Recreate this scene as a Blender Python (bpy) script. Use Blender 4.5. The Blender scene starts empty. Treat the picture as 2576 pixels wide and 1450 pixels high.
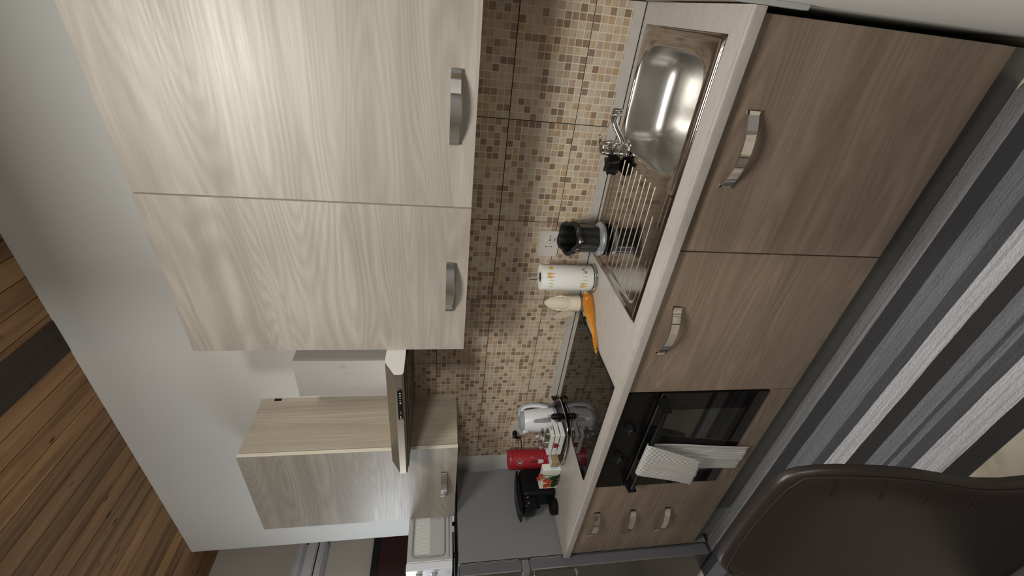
import bpy, bmesh, math, random
from mathutils import Vector, Matrix
random.seed(7)
PI = math.pi
SC = bpy.context.scene
COL = SC.collection

# ------------------------------------------------------------------ camera, light, exposure
cam_d = bpy.data.cameras.new('camera'); cam = bpy.data.objects.new('camera', cam_d); COL.objects.link(cam)
cam_d.sensor_width = 36; cam_d.sensor_fit = 'HORIZONTAL'; cam_d.lens = 1083.53/2576*36
cam_d.clip_start = 0.02; cam_d.clip_end = 50
RX = ((0.10404366, -0.1288277, -0.98619387), (0.83272044, 0.55347523, 0.01555104), (0.54383047, -0.82284178, 0.16486304))
m = Matrix.Identity(4)
for c in range(3):
    for r in range(3): m[r][c] = RX[c][r]
m.translation = (1.14037112, -1.63355536, 1.52398739)
cam.matrix_world = m
SC.camera = cam

W = bpy.data.worlds.new('room_air'); SC.world = W; W.use_nodes = True
W.node_tree.nodes['Background'].inputs[0].default_value = (0.74, 0.86, 1.0, 1)
W.node_tree.nodes['Background'].inputs[1].default_value = 0.25

def area(name, loc, target, size, power, colour, shape='DISK'):
    l = bpy.data.lights.new(name, 'AREA'); l.shape = shape; l.size = size; l.energy = power; l.color = colour
    o = bpy.data.objects.new(name, l); COL.objects.link(o); o.location = loc
    o.rotation_euler = (Vector(target)-Vector(loc)).to_track_quat('-Z', 'Y').to_euler()
    return o
area('ceiling_lamp_light', (0.84, -1.62, 2.60), (0.80, -1.30, 1.2), 0.55, 37, (1.0, 0.97, 0.92))
area('side_room_light', (3.3, -2.9, 2.25), (-0.9, -0.3, 1.9), 0.45, 50, (1.0, 0.96, 0.90))
area('left_window_light', (-2.25, -1.02, 1.85), (-0.9, -0.35, 1.6), 0.40, 8, (0.88, 0.94, 1.0))

SC.view_settings.view_transform = 'Standard'; SC.view_settings.look = 'None'
SC.view_settings.gamma = 1; SC.view_settings.use_curve_mapping = False
SC.view_settings.exposure = 0.0

# ------------------------------------------------------------------ materials
def mat(name, col=(0.5, 0.5, 0.5), rough=0.5, metal=0.0, **kw):
    M = bpy.data.materials.new(name); M.use_nodes = True
    b = M.node_tree.nodes['Principled BSDF']
    b.inputs['Base Color'].default_value = (*col, 1); b.inputs['Roughness'].default_value = rough
    b.inputs['Metallic'].default_value = metal
    for k, v in kw.items(): b.inputs[k.replace('_', ' ')].default_value = v
    return M

class NT:
    def __init__(s, M): s.t = M.node_tree; s.b = s.t.nodes['Principled BSDF']
    def n(s, typ, **kw):
        x = s.t.nodes.new(typ)
        for k, v in kw.items():
            if k.startswith('i_'):
                key = k[2:]; key = int(key) if key.isdigit() else key.replace('_', ' ')
                x.inputs[key].default_value = v
            else: setattr(x, k, v)
        return x
    def l(s, a, b): s.t.links.new(a, b)
    def math(s, op, a, b=None, c=None):
        x = s.n('ShaderNodeMath', operation=op)
        for i, v in enumerate((a, b, c)):
            if v is None: continue
            if hasattr(v, 'node'): s.l(v, x.inputs[i])
            else: x.inputs[i].default_value = v
        return x.outputs[0]
    def coords(s, scale, rnd=0.0, kind='Object'):
        tc = s.n('ShaderNodeTexCoord'); mp = s.n('ShaderNodeMapping'); mp.inputs['Scale'].default_value = scale
        src = tc.outputs[kind]
        if rnd:
            oi = s.n('ShaderNodeObjectInfo'); ad = s.n('ShaderNodeVectorMath', operation='ADD')
            mu = s.math('MULTIPLY', oi.outputs['Random'], rnd)
            s.l(src, ad.inputs[0]); s.l(mu, ad.inputs[1]); src = ad.outputs[0]
        s.l(src, mp.inputs['Vector']); return mp.outputs[0]
    def noise(s, vec, scale=1, detail=3, rough=0.5, dist=0):
        x = s.n('ShaderNodeTexNoise'); s.l(vec, x.inputs['Vector'])
        x.inputs['Scale'].default_value = scale; x.inputs['Detail'].default_value = detail
        x.inputs['Roughness'].default_value = rough; x.inputs['Distortion'].default_value = dist
        return x.outputs['Fac']
    def ramp(s, fac, stops, interp='LINEAR'):
        x = s.n('ShaderNodeValToRGB'); s.l(fac, x.inputs[0]); r = x.color_ramp; r.interpolation = interp
        while len(r.elements) < len(stops): r.elements.new(0.5)
        for e, (p, c) in zip(r.elements, stops): e.position = p; e.color = (*c, 1)
        return x.outputs[0]
    def mix(s, fac, a, b, mode='MIX'):
        x = s.n('ShaderNodeMix', data_type='RGBA', blend_type=mode)
        for sock, v in ((x.inputs[0], fac), (x.inputs[6], a), (x.inputs[7], b)):
            if hasattr(v, 'node'): s.l(v, sock)
            else: sock.default_value = v if not isinstance(v, tuple) else (*v, 1)
        return x.outputs[2]
    def bump(s, h, strength=0.2, dist=0.001):
        x = s.n('ShaderNodeBump'); x.inputs['Strength'].default_value = strength; x.inputs['Distance'].default_value = dist
        s.l(h, x.inputs['Height']); s.l(x.outputs[0], s.b.inputs['Normal'])

def laminate(name, lo, hi, dark, rough=0.42, axis='X', bump=0.25):
    """wood print laminate, grain along one axis with cathedral figures"""
    M = mat(name, hi, rough); t = NT(M)
    g = {'X': (0.55, 3.0, 4.5), 'Z': (4.5, 4.5, 0.55)}[axis]
    f = {'X': (5.0, 90.0, 150.0), 'Z': (150.0, 150.0, 5.0)}[axis]
    h = {'X': (0.35, 3.0, 9.0), 'Z': (9.0, 9.0, 0.35)}[axis]
    v1 = t.coords(g, 7.0); v2 = t.coords(f, 3.0); v3 = t.coords(h, 11.0)
    n1 = t.noise(v1, 1.0, 1.5, 0.45, 0.3)
    rings = t.math('SINE', t.math('MULTIPLY', n1, 210.0))
    gate = t.math('SMOOTH_MIN', t.noise(v3, 1.3, 2, 0.5), 1.0, 0.05)
    fib = t.noise(v2, 1.0, 3, 0.6)
    n3 = t.noise(v3, 1.6, 3, 0.55)
    base = t.ramp(n3, [(0.28, lo), (0.50, tuple((a+b)/2 for a, b in zip(lo, hi))), (0.68, hi)])
    mk = t.math('MULTIPLY', t.math('MULTIPLY', t.math('ADD', rings, 1.0), 0.5), t.math('MULTIPLY', gate, 0.55))
    c = t.mix(mk, base, dark)
    c2 = t.mix(t.math('MULTIPLY', t.math('SUBTRACT', fib, 0.45), 0.9), c, dark)
    t.l(c2, t.b.inputs['Base Color'])
    t.bump(t.math('ADD', fib, t.math('MULTIPLY', rings, 0.15)), bump, 0.0006)
    t.l(t.math('ADD', t.math('MULTIPLY', fib, 0.18), rough-0.09), t.b.inputs['Roughness'])
    return M

LAM_UP = laminate('pale_larch_laminate', (0.303, 0.272, 0.231), (0.423, 0.396, 0.343), (0.215, 0.185, 0.150), 0.46)
LAM_UPZ = laminate('pale_larch_laminate_upright', (0.40, 0.35, 0.28), (0.54, 0.49, 0.40), (0.30, 0.24, 0.17), 0.45, 'Z')
LAM_LO = laminate('taupe_larch_laminate', (0.185, 0.138, 0.100), (0.275, 0.212, 0.156), (0.11, 0.079, 0.056), 0.48)
EDGE = mat('cream_edging', (0.72, 0.68, 0.56), 0.45)
CARC = mat('carcass_white', (0.60, 0.57, 0.50), 0.5)

def plaster(name, col, rough=0.85):
    M = mat(name, col, rough); t = NT(M)
    v = t.coords((1, 1, 1)); n = t.noise(v, 60, 4, 0.6); b = t.noise(v, 1.3, 2, 0.5)
    c = t.mix(t.math('MULTIPLY', b, 0.12), col, tuple(x*0.88 for x in col)); t.l(c, t.b.inputs['Base Color'])
    t.bump(n, 0.12, 0.001); return M
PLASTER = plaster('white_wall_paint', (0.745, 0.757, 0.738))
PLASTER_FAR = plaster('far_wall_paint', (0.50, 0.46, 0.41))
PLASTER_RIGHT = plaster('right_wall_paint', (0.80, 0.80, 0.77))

def timber(name, base, light, dark):
    M = mat(name, base, 0.62); t = NT(M)
    v = t.coords((14.0, 0.8, 14.0), 9.0); v2 = t.coords((1, 1, 1), 9.0)
    n = t.noise(v, 1.6, 4, 0.6, 0.6)
    c = t.ramp(n, [(0.30, dark), (0.5, base), (0.72, light)])
    vo = t.n('ShaderNodeTexVoronoi'); mp = t.coords((22.0, 8.0, 22.0), 9.0); t.l(mp, vo.inputs['Vector']); vo.inputs['Scale'].default_value = 1.0
    kn = t.ramp(vo.outputs['Distance'], [(0.08, (1, 1, 1)), (0.19, (0, 0, 0))])
    kn = t.math('MULTIPLY', kn, t.ramp(t.noise(t.coords((2.3, 1.9, 2.3), 9.0), 1.7, 1, 0.5), [(0.53, (0, 0, 0)), (0.58, (1, 1, 1))]))
    c = t.mix(kn, c, tuple(x*0.25 for x in dark))
    oi = t.n('ShaderNodeObjectInfo')
    tone = t.ramp(oi.outputs['Random'], [(0.0, (0.62, 0.60, 0.58)), (1.0, (1.15, 1.12, 1.08))])
    c = t.mix(1.0, c, tone, 'MULTIPLY'); t.l(c, t.b.inputs['Base Color'])
    t.bump(n, 0.3, 0.001); return M
BOARD = timber('stained_pine_board', (0.29, 0.160, 0.068), (0.40, 0.240, 0.115), (0.155, 0.080, 0.034))
BEAM = timber('dark_stained_beam', (0.030, 0.017, 0.011), (0.045, 0.027, 0.016), (0.015, 0.009, 0.006))

def stone(name, a, b, rough=0.42, sc=(3.2, 7.5, 7.5)):
    M = mat(name, a, rough); t = NT(M)
    tc = t.n('ShaderNodeTexCoord'); mp = t.n('ShaderNodeMapping'); mp.inputs['Rotation'].default_value = (0, 0, 0.55)
    mp.inputs['Scale'].default_value = (14, 30, 24); t.l(tc.outputs['Object'], mp.inputs[0])
    n = t.noise(mp.outputs[0], 1.0, 6, 0.65, 1.2); n2 = t.noise(t.coords(sc), 1, 3, 0.5)
    c = t.ramp(n, [(0.30, tuple((x+y)/2 for x, y in zip(a, b))), (0.5, a), (0.7, tuple(min(1, x*1.07) for x in a))])
    c = t.mix(t.math('MULTIPLY', n2, 0.3), c, b); t.l(c, t.b.inputs['Base Color'])
    t.bump(n, 0.5, 0.0007); return M
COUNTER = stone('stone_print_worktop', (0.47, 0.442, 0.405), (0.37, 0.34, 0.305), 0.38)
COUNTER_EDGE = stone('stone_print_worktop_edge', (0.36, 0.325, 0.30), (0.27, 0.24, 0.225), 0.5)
UPST = stone('grey_stone_upstand', (0.42, 0.395, 0.36), (0.33, 0.31, 0.285), 0.4)

STEEL = mat('polished_sink_steel', (0.40, 0.375, 0.345), 0.10, 1.0)
t = NT(STEEL); t.bump(t.noise(t.coords((60, 2, 1)), 1, 2, 0.5), 0.05, 0.0004)
BOWL = mat('satin_bowl_steel', (0.54, 0.53, 0.505), 0.33, 1.0)
t = NT(BOWL); nb = t.noise(t.coords((8, 160, 160)), 1, 3, 0.6); t.bump(nb, 0.08, 0.0003)
CHROME = mat('chrome', (0.80, 0.80, 0.80), 0.07, 1.0)
HANDLE = mat('polished_handle_chrome', (0.74, 0.74, 0.73), 0.06, 1.0)
HOODM = mat('satin_hood_metal', (0.40, 0.355, 0.28), 0.34, 1.0)
t = NT(HOODM); t.bump(t.noise(t.coords((3, 220, 220)), 1, 2, 0.5), 0.1, 0.0003)
HOODEND = mat('light_hood_end', (0.68, 0.68, 0.66), 0.45, 0.35)
CHIMM = mat('chimney_metal', (0.66, 0.645, 0.61), 0.42, 0.45)
t = NT(CHIMM); cn = t.noise(t.coords((14, 14, 9)), 1, 3, 0.5)
t.l(t.ramp(cn, [(0.64, (0.66, 0.645, 0.61)), (0.66, (0.54, 0.525, 0.50)), (0.70, (0.60, 0.585, 0.55))]), t.b.inputs['Base Color'])
UNDERH = mat('hood_underside', (0.05, 0.042, 0.035), 0.25, 0.6)
BLKGLASS = mat('black_glass', (0.006, 0.0055, 0.005), 0.04, 0.0, Specular_IOR_Level=0.30)
OVENBLK = mat('oven_black_enamel', (0.007, 0.0065, 0.006), 0.22, 0.0, Specular_IOR_Level=0.12)
OVENWIN = mat('oven_window_glass', (0.016, 0.016, 0.014), 0.05, 0.0, Specular_IOR_Level=0.5)
OVENGL = mat('oven_door_glass', (0.006, 0.0055, 0.005), 0.05, 0.0, Specular_IOR_Level=0.18)
BLKPL = mat('black_plastic', (0.007, 0.007, 0.0075), 0.38, 0.0, Specular_IOR_Level=0.12)
BLKMAT = mat('black_matt_rubber', (0.004, 0.004, 0.004), 0.5, 0.0, Specular_IOR_Level=0.25)
BLKGAP = mat('dark_joint', (0.016, 0.014, 0.012), 0.9)
WHPL = mat('white_plastic', (0.72, 0.73, 0.76), 0.30)
GRYPL = mat('grey_plastic', (0.33, 0.37, 0.39), 0.35)
GRYWIN = mat('grey_gauge_window', (0.25, 0.25, 0.29), 0.35)
SOCKM = mat('socket_grey_plastic', (0.62, 0.58, 0.53), 0.38)
FRIDGE_SIDE = mat('fridge_graphite_side', (0.185, 0.188, 0.190), 0.55)
t = NT(FRIDGE_SIDE); t.bump(t.noise(t.coords((300, 300, 300)), 1, 3, 0.6), 0.25, 0.0005)
FRIDGE_DOOR = mat('fridge_dark_door', (0.075, 0.070, 0.060), 0.30, 0.5)
SILV = mat('silver_trim', (0.60, 0.62, 0.64), 0.30, 0.9)
MWSIDE = mat('microwave_side', (0.48, 0.49, 0.48), 0.38, 0.25)
MWVENT = mat('microwave_vent_strip', (0.70, 0.71, 0.70), 0.45)
MWFR = mat('microwave_front', (0.72, 0.76, 0.82), 0.35)
PLINTH = mat('graphite_plinth', (0.105, 0.103, 0.096), 0.36, 0.2)
t = NT(PLINTH); t.bump(t.noise(t.coords((3, 90, 90)), 1, 2, 0.5), 0.1, 0.0004)
RED = mat('red_tin', (0.33, 0.018, 0.028), 0.36)
REDDK = mat('dark_red_print', (0.07, 0.012, 0.018), 0.4)
WHITEP = mat('white_paint', (0.74, 0.73, 0.72), 0.5)
HEART = mat('red_heart', (0.22, 0.008, 0.014), 0.4)
WOODLT = mat('light_wood_block', (0.38, 0.28, 0.16), 0.6)
t = NT(WOODLT); t.l(t.ramp(t.noise(t.coords((10, 10, 120)), 1, 3), [(0.3, (0.26, 0.18, 0.09)), (0.7, (0.46, 0.36, 0.22))]), t.b.inputs['Base Color'])
CREAM = mat('cream_ceramic', (0.70, 0.645, 0.53), 0.32)
TAUPE = mat('taupe_band', (0.17, 0.14, 0.125), 0.4)
PAPER = mat('kitchen_paper', (0.80, 0.81, 0.78), 0.85)
t = NT(PAPER); wv = t.n('ShaderNodeTexVoronoi'); t.l(t.coords((28, 28, 28)), wv.inputs['Vector']); wv.inputs['Scale'].default_value = 1
t.bump(t.math('SINE', t.math('MULTIPLY', wv.outputs['Distance'], 38.0)), 0.18, 0.0010)
CARD = mat('roll_core_card', (0.06, 0.045, 0.035), 0.8)
PR_OR = mat('orange_print', (0.80, 0.33, 0.10), 0.8); PR_YE = mat('yellow_print', (0.80, 0.50, 0.14), 0.8)
PR_GR = mat('green_print', (0.40, 0.56, 0.22), 0.8); PR_BL = mat('blue_print', (0.25, 0.30, 0.62), 0.8); PR_RD = mat('red_print', (0.70, 0.16, 0.12), 0.8)
PR_LB = mat('pale_blue_print', (0.50, 0.62, 0.76), 0.7)
ORANGE = mat('orange_translucent_plastic', (1.0, 0.56, 0.08), 0.12, 0.0, Transmission_Weight=0.72, IOR=1.3)
DKGREY = mat('anthracite_gloss', (0.020, 0.021, 0.020), 0.20)
SILP = mat('silver_painted_plastic', (0.42, 0.45, 0.49), 0.26, 0.6)
GLASS = mat('clear_glass', (0.95, 0.98, 0.96), 0.02, 0.0, Transmission_Weight=1.0, IOR=1.45)
SEEDS = mat('dry_goods_in_jar', (0.26, 0.24, 0.12), 0.8)
POPPY = mat('orange_red_petal', (0.42, 0.055, 0.014), 0.5); LEAF = mat('dark_green_leaf', (0.018, 0.065, 0.012), 0.45)
LEATHER = mat('brown_leatherette', (0.011, 0.0070, 0.0053), 0.44)
t = NT(LEATHER); t.bump(t.noise(t.coords((130, 130, 130)), 1, 4, 0.6), 0.22, 0.0008)
THREAD = mat('dark_thread', (0.008, 0.004, 0.003), 0.7)
SEATM = mat('dark_grey_seat_fabric', (0.030, 0.028, 0.030), 0.8)
t = NT(SEATM); t.bump(t.noise(t.coords((220, 220, 220)), 1, 3, 0.6), 0.4, 0.001)
BLKMETAL = mat('black_metal', (0.015, 0.015, 0.015), 0.4, 0.8)
SCREEN = mat('red_door_leaf', (0.035, 0.010, 0.010), 0.45)
DFRAME = mat('black_door_frame', (0.008, 0.008, 0.008), 0.4)
ACM = mat('air_conditioner_white', (0.52, 0.52, 0.54), 0.4); ACG = mat('air_conditioner_grey', (0.33, 0.33, 0.37), 0.4)
RWOOD = laminate('oak_effect_wall_tile', (0.30, 0.22, 0.14), (0.44, 0.34, 0.24), (0.17, 0.12, 0.08), 0.5, 'X')

CHIPS = []
for nm, a, b in [('cream_chip', (0.556, 0.471, 0.353), (0.492, 0.407, 0.300)), ('sand_chip', (0.535, 0.428, 0.300), (0.449, 0.332, 0.214)),
                 ('travertine_chip', (0.492, 0.364, 0.225), (0.385, 0.268, 0.161)), ('rose_beige_chip', (0.460, 0.353, 0.268), (0.396, 0.300, 0.225)),
                 ('mid_brown_chip', (0.337, 0.241, 0.161), (0.268, 0.184, 0.118)), ('dark_brown_chip', (0.262, 0.184, 0.123), (0.214, 0.148, 0.098)),
                 ('pale_grey_chip', (0.514, 0.449, 0.358), (0.471, 0.407, 0.321))]:
    M = mat(nm, a, 0.42); t = NT(M); n = t.noise(t.coords((26, 5, 120), 5.0), 1, 3, 0.6)
    t.l(t.ramp(n, [(0.36, b), (0.60, a)]), t.b.inputs['Base Color']); CHIPS.append(M)
GROUTC = mat('cream_mosaic_grout', (0.70, 0.62, 0.50), 0.6)

RUG = mat('striped_rug_weave', (0.3, 0.3, 0.3), 0.95); t = NT(RUG)
tc = t.n('ShaderNodeTexCoord'); sp = t.n('ShaderNodeSeparateXYZ'); t.l(tc.outputs['Object'], sp.inputs[0])
st = t.noise(t.coords((7, 190, 1), 0), 1, 4, 0.7)
yy = t.math('DIVIDE', t.math('MULTIPLY', t.math('ADD', sp.outputs[1], t.math('MULTIPLY', t.math('SUBTRACT', st, 0.5), 0.006)), -1.0), 0.52)
GL, GD, GM, GB, GP = (0.62, 0.63, 0.66), (0.045, 0.043, 0.047), (0.22, 0.225, 0.25), (0.030, 0.028, 0.025), (0.088, 0.089, 0.098)
def sy(v): return (v-0.566)/0.52
stops = [(0.0, (0.24, 0.24, 0.235)), (sy(0.604), (0.32, 0.32, 0.32)), (sy(0.614), GD), (sy(0.668), GM), (sy(0.700), (0.22, 0.23, 0.26)), (sy(0.722), GM), (sy(0.738), GP), (sy(0.772), GL),
         (sy(0.824), GB), (sy(0.872), GM), (sy(0.912), GP), (sy(0.925), GM), (sy(0.940), GP), (sy(0.973), GL), (sy(1.034), GB)]
c = t.ramp(yy, stops, 'CONSTANT')
fib = t.noise(t.coords((40, 420, 1), 0), 1, 4, 0.7); br = t.noise(t.coords((2.2, 130, 1)), 1, 3, 0.6)
c = t.mix(t.math('MULTIPLY', t.math('ABSOLUTE', t.math('SUBTRACT', fib, 0.5)), 2.4), c, (0.02, 0.02, 0.025))
c = t.mix(t.ramp(br, [(0.40, (0, 0, 0)), (0.66, (0.62, 0.62, 0.62))]), c, t.mix(0.6, c, (0.035, 0.036, 0.045)))
t.l(c, t.b.inputs['Base Color'])
kn = t.n('ShaderNodeTexVoronoi'); t.l(t.coords((120, 260, 1)), kn.inputs['Vector']); kn.inputs['Scale'].default_value = 1
t.bump(t.math('ADD', kn.outputs['Distance'], fib), 0.8, 0.003)

FLOOR = mat('beige_floor_tile', (0.50, 0.455, 0.37), 0.35); t = NT(FLOOR)
n = t.noise(t.coords((6, 6, 6), 4), 1, 5, 0.6, 0.8); t.l(t.ramp(n, [(0.35, (0.40, 0.35, 0.27)), (0.5, (0.52, 0.475, 0.385)), (0.7, (0.56, 0.52, 0.43))]), t.b.inputs['Base Color'])
TOWEL = mat('striped_towel_cloth', (0.6, 0.6, 0.56), 0.9); t = NT(TOWEL)
tc = t.n('ShaderNodeTexCoord'); sp = t.n('ShaderNodeSeparateXYZ'); t.l(tc.outputs['UV'], sp.inputs[0])
sv = t.math('SINE', t.math('MULTIPLY', sp.outputs[0], 2*PI*26))
t.l(t.ramp(t.math('ADD', t.math('MULTIPLY', sv, 0.5), 0.5), [(0.22, (0.13, 0.13, 0.14)), (0.48, (0.66, 0.65, 0.61))]), t.b.inputs['Base Color'])
t.bump(sv, 0.4, 0.001)

# ------------------------------------------------------------------ mesh helpers (world coordinates)
def box(bm, x0, x1, y0, y1, z0, z1, bev=0.0, mi=0, seg=2):
    ret = bmesh.ops.create_cube(bm, size=1.0); vs = ret['verts']
    for v in vs:
        v.co = Vector(((x0+x1)/2+v.co.x*(x1-x0), (y0+y1)/2+v.co.y*(y1-y0), (z0+z1)/2+v.co.z*(z1-z0)))
    fs = set(f for v in vs for f in v.link_faces)
    for f in fs: f.material_index = mi
    if bev > 0:
        es = list(set(e for v in vs for e in v.link_edges))
        bmesh.ops.bevel(bm, geom=es, offset=bev, segments=seg, affect='EDGES', profile=0.5)
    return vs
def grid_faces(bm, rows, closed_u=False, closed_v=False, mi=0):
    nu = len(rows[0]); nv = len(rows)
    for j in range(nv if closed_v else nv-1):
        for i in range(nu if closed_u else nu-1):
            try:
                f = bm.faces.new((rows[j][i], rows[j][(i+1) % nu], rows[(j+1) % nv][(i+1) % nu], rows[(j+1) % nv][i])); f.material_index = mi; f.smooth = True
            except ValueError: pass
def lathe(bm, cx, cy, prof, n=32, mi=0, M=None, shape=None, cap0=True, cap1=True):
    rows = []
    for r, z in prof:
        row = []
        for i in range(n):
            a = 2*PI*i/n; k = shape(a) if shape else 1.0
            p = Vector((r*k*math.cos(a), r*k*math.sin(a), z))
            if M is not None: p = M @ p
            row.append(bm.verts.new(p+Vector((cx, cy, 0))))
        rows.append(row)
    grid_faces(bm, rows, closed_u=True, mi=mi)
    for cap, row in ((cap0, rows[0]), (cap1, rows[-1])):
        if cap:
            f = bm.faces.new(row); f.material_index = mi; f.smooth = False
def tube(bm, pts, r, n=8, closed=False, mi=0, flat=None):
    pts = [Vector(p) for p in pts]; N = len(pts); rows = []; up = None
    for i, p in enumerate(pts):
        a = pts[(i-1) % N] if (closed or i > 0) else p; b = pts[(i+1) % N] if (closed or i < N-1) else p
        d = (b-a).normalized()
        if up is None: up = Vector((0, 0, 1)) if abs(d.z) < 0.9 else Vector((1, 0, 0))
        s = d.cross(up).normalized(); up = s.cross(d).normalized()
        rr = r[i] if isinstance(r, (list, tuple)) else r
        row = []
        for k in range(n):
            t_ = 2*PI*k/n
            row.append(bm.verts.new(p + s*math.cos(t_)*rr + up*math.sin(t_)*rr*(flat or 1)))
        rows.append(row)
    grid_faces(bm, rows, closed_u=True, closed_v=closed, mi=mi)
    if not closed:
        for row in (rows[0], rows[-1]):
            f = bm.faces.new(row); f.material_index = mi
def prism(bm, poly, axis, a0, a1, mi=0, bev=0.0):
    """poly is a list of the two other coordinates, in order"""
    def P(u, v, w): return {'X': (w, u, v), 'Y': (u, w, v), 'Z': (u, v, w)}[axis]
    A = [bm.verts.new(P(u, v, a0)) for u, v in poly]; B = [bm.verts.new(P(u, v, a1)) for u, v in poly]
    fs = [bm.faces.new(A), bm.faces.new(list(reversed(B)))]
    for i in range(len(poly)): fs.append(bm.faces.new((A[i], B[i], B[(i+1) % len(poly)], A[(i+1) % len(poly)])))
    for f in fs: f.material_index = mi
    if bev:
        bmesh.ops.bevel(bm, geom=list(set(e for f in fs for e in f.edges)), offset=bev, segments=2, affect='EDGES')
def rrect(cx, cy, w, h, r, n=6):
    out = []
    for sx, sy_, a0 in ((1, 1, 0), (-1, 1, 90), (-1, -1, 180), (1, -1, 270)):
        for k in range(n+1):
            a = math.radians(a0+90*k/n); out.append((cx+sx*(w/2-r)+r*math.cos(a), cy+sy_*(h/2-r)+r*math.sin(a)))
    return out
def catmull(pts, n=6):
    P = [Vector(p) for p in pts]; out = []
    for i in range(len(P)-1):
        p0 = P[max(i-1, 0)]; p1 = P[i]; p2 = P[i+1]; p3 = P[min(i+2, len(P)-1)]
        for k in range(n):
            s = k/n; out.append(0.5*((2*p1)+(p2-p0)*s+(2*p0-5*p1+4*p2-p3)*s*s+(3*p1-p0-3*p2+p3)*s**3))
    out.append(P[-1]); return out

def obj(name, bm, mats, parent=None, smooth=False, **props):
    bmesh.ops.recalc_face_normals(bm, faces=bm.faces)
    me = bpy.data.meshes.new(name)
    if parent is not None:
        off = Vector((0, 0, 0)); q = parent
        while q is not None: off += q.location; q = q.parent
        bmesh.ops.translate(bm, verts=bm.verts, vec=-off)
    bm.to_mesh(me); bm.free()
    for M in (mats if isinstance(mats, (list, tuple)) else [mats]): me.materials.append(M)
    if smooth:
        me.polygons.foreach_set('use_smooth', [True]*len(me.polygons))
        if smooth != 'all': me.set_sharp_from_angle(angle=math.radians(38))
    o = bpy.data.objects.new(name, me); COL.objects.link(o)
    if parent is not None: o.parent = parent
    for k, v in props.items(): o[k] = v
    return o
def thing(name, loc, label, cat, group=None):
    o = bpy.data.objects.new(name, None); COL.objects.link(o); o.location = loc; o.empty_display_size = 0.05
    o['label'] = label; o['category'] = cat
    if group: o['group'] = group
    return o
def origin(o, loc):
    """move a top-level mesh's origin to its base"""
    loc = Vector(loc)
    for v in o.data.vertices: v.co -= loc
    o.location = loc; return o
def NB(): return bmesh.new()
def quick(name, args, m_, parent=None, bev=0.0, smooth=False, **props):
    b = NB(); box(b, *args, bev=bev); return obj(name, b, m_, parent, smooth, **props)

# ------------------------------------------------------------------ setting
fl = quick('floor', (-2.6, 4.6, -4.6, 1.6, -0.10, -0.006), mat('floor_screed_joint', (0.17, 0.15, 0.12), 0.8), kind='structure')
tile_mesh = None; TS = 0.45
for ix in range(-6, 5):
    for iy in range(-6, 4):
        x0 = -0.94+ix*TS; y0 = -0.55+iy*TS
        if x0 < -2.6 or x0+TS > 1.8 or y0 < -2.9 or y0+TS > 1.6: continue
        if y0 > -0.6 and x0 > -1.9 : continue
        if tile_mesh is None:
            b = NB(); box(b, 0.0015, TS-0.0015, 0.0015, TS-0.0015, -0.006, 0, bev=0.0008, seg=1)
            tl = obj('floor_tile', b, FLOOR, fl); tile_mesh = tl.data
        else:
            tl = bpy.data.objects.new('floor_tile', tile_mesh); COL.objects.link(tl); tl.parent = fl
        tl.location = (x0, y0, 0)

wb = quick('wall_back', (-2.052, 1.35, 0.0, 0.14, 0, 3.10), PLASTER, kind='structure')
wr = quick('wall_right', (1.212, 1.35, -1.12, 0.0, 0, 3.10), PLASTER_RIGHT, kind='structure')
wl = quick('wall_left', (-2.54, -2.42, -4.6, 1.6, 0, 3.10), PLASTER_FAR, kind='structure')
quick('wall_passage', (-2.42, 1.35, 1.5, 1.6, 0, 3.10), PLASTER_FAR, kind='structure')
quick('wall_front', (-2.6, 4.6, -4.7, -4.6, 0, 3.10), PLASTER, kind='structure')
quick('wall_far_right', (4.6, 4.7, -4.6, 1.6, 0, 3.10), PLASTER, kind='structure')
ce = quick('ceiling', (-2.6, 4.7, -4.7, 1.6, 3.125, 3.2), mat('ceiling_void', (0.02, 0.012, 0.008), 0.9), kind='structure')
bm_mesh = None; BW = 0.0925
k = 0; x = -2.42
while x < 2.3:
    if bm_mesh is None:
        b = NB(); box(b, 0.0015, BW-0.0015, -4.6, 1.5, 3.10, 3.122, bev=0.002, seg=1); bd = obj('board', b, BOARD, ce); bm_mesh = bd.data
    else:
        bd = bpy.data.objects.new('board', bm_mesh); COL.objects.link(bd); bd.parent = ce
    bd.location = (x, 0, 0); x += BW
quick('board', (2.3, 4.6, -4.6, 1.5, 3.10, 3.122), BOARD, ce, kind='stuff')
quick('trim_1', (-0.300, -0.135, -4.6, -0.002, 3.0955, 3.0995), BEAM, bev=0.001, kind='structure', label='dark stained ceiling beam above the wall cupboards')

# mosaic tiles on the back wall ------------------------------------------------
gr = quick('joint_backing', (-1.172, 1.205, -0.0035, -0.0005, 0.872, 1.66), BLKGAP, wb)
CELL = 0.025; palette_w = [0, 0, 0, 0, 1, 1, 1, 2, 2, 3, 3, 4, 4, 5, 5, 6, 6]
chip_data = []
def chip_bm(b, x0, x1, z0, z1, mi, yo=-0.0062, yi=-0.0052):
    V = [b.verts.new(p) for p in ((x0, yo, z0), (x1, yo, z0), (x1, yo, z1), (x0, yo, z1), (x0, yi, z0), (x1, yi, z0), (x1, yi, z1), (x0, yi, z1))]
    for q in ((0, 1, 2, 3), (0, 4, 5, 1), (1, 5, 6, 2), (2, 6, 7, 3), (3, 7, 4, 0)):
        f = b.faces.new([V[i] for i in q]); f.material_index = mi
chip_meshes = []
for i, M in enumerate(CHIPS):
    b = NB(); g = 0.0016; chip_bm(b, g, CELL-g, g, CELL-g, 0)
    me = bpy.data.meshes.new('mosaic_chip'); bmesh.ops.recalc_face_normals(b, faces=b.faces); b.to_mesh(me); b.free(); me.materials.append(M); chip_meshes.append(me)
chips_left = 300
order = [(1, 1), (2, 1)]
TX, TZ = 0.80, 1.2865
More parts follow.
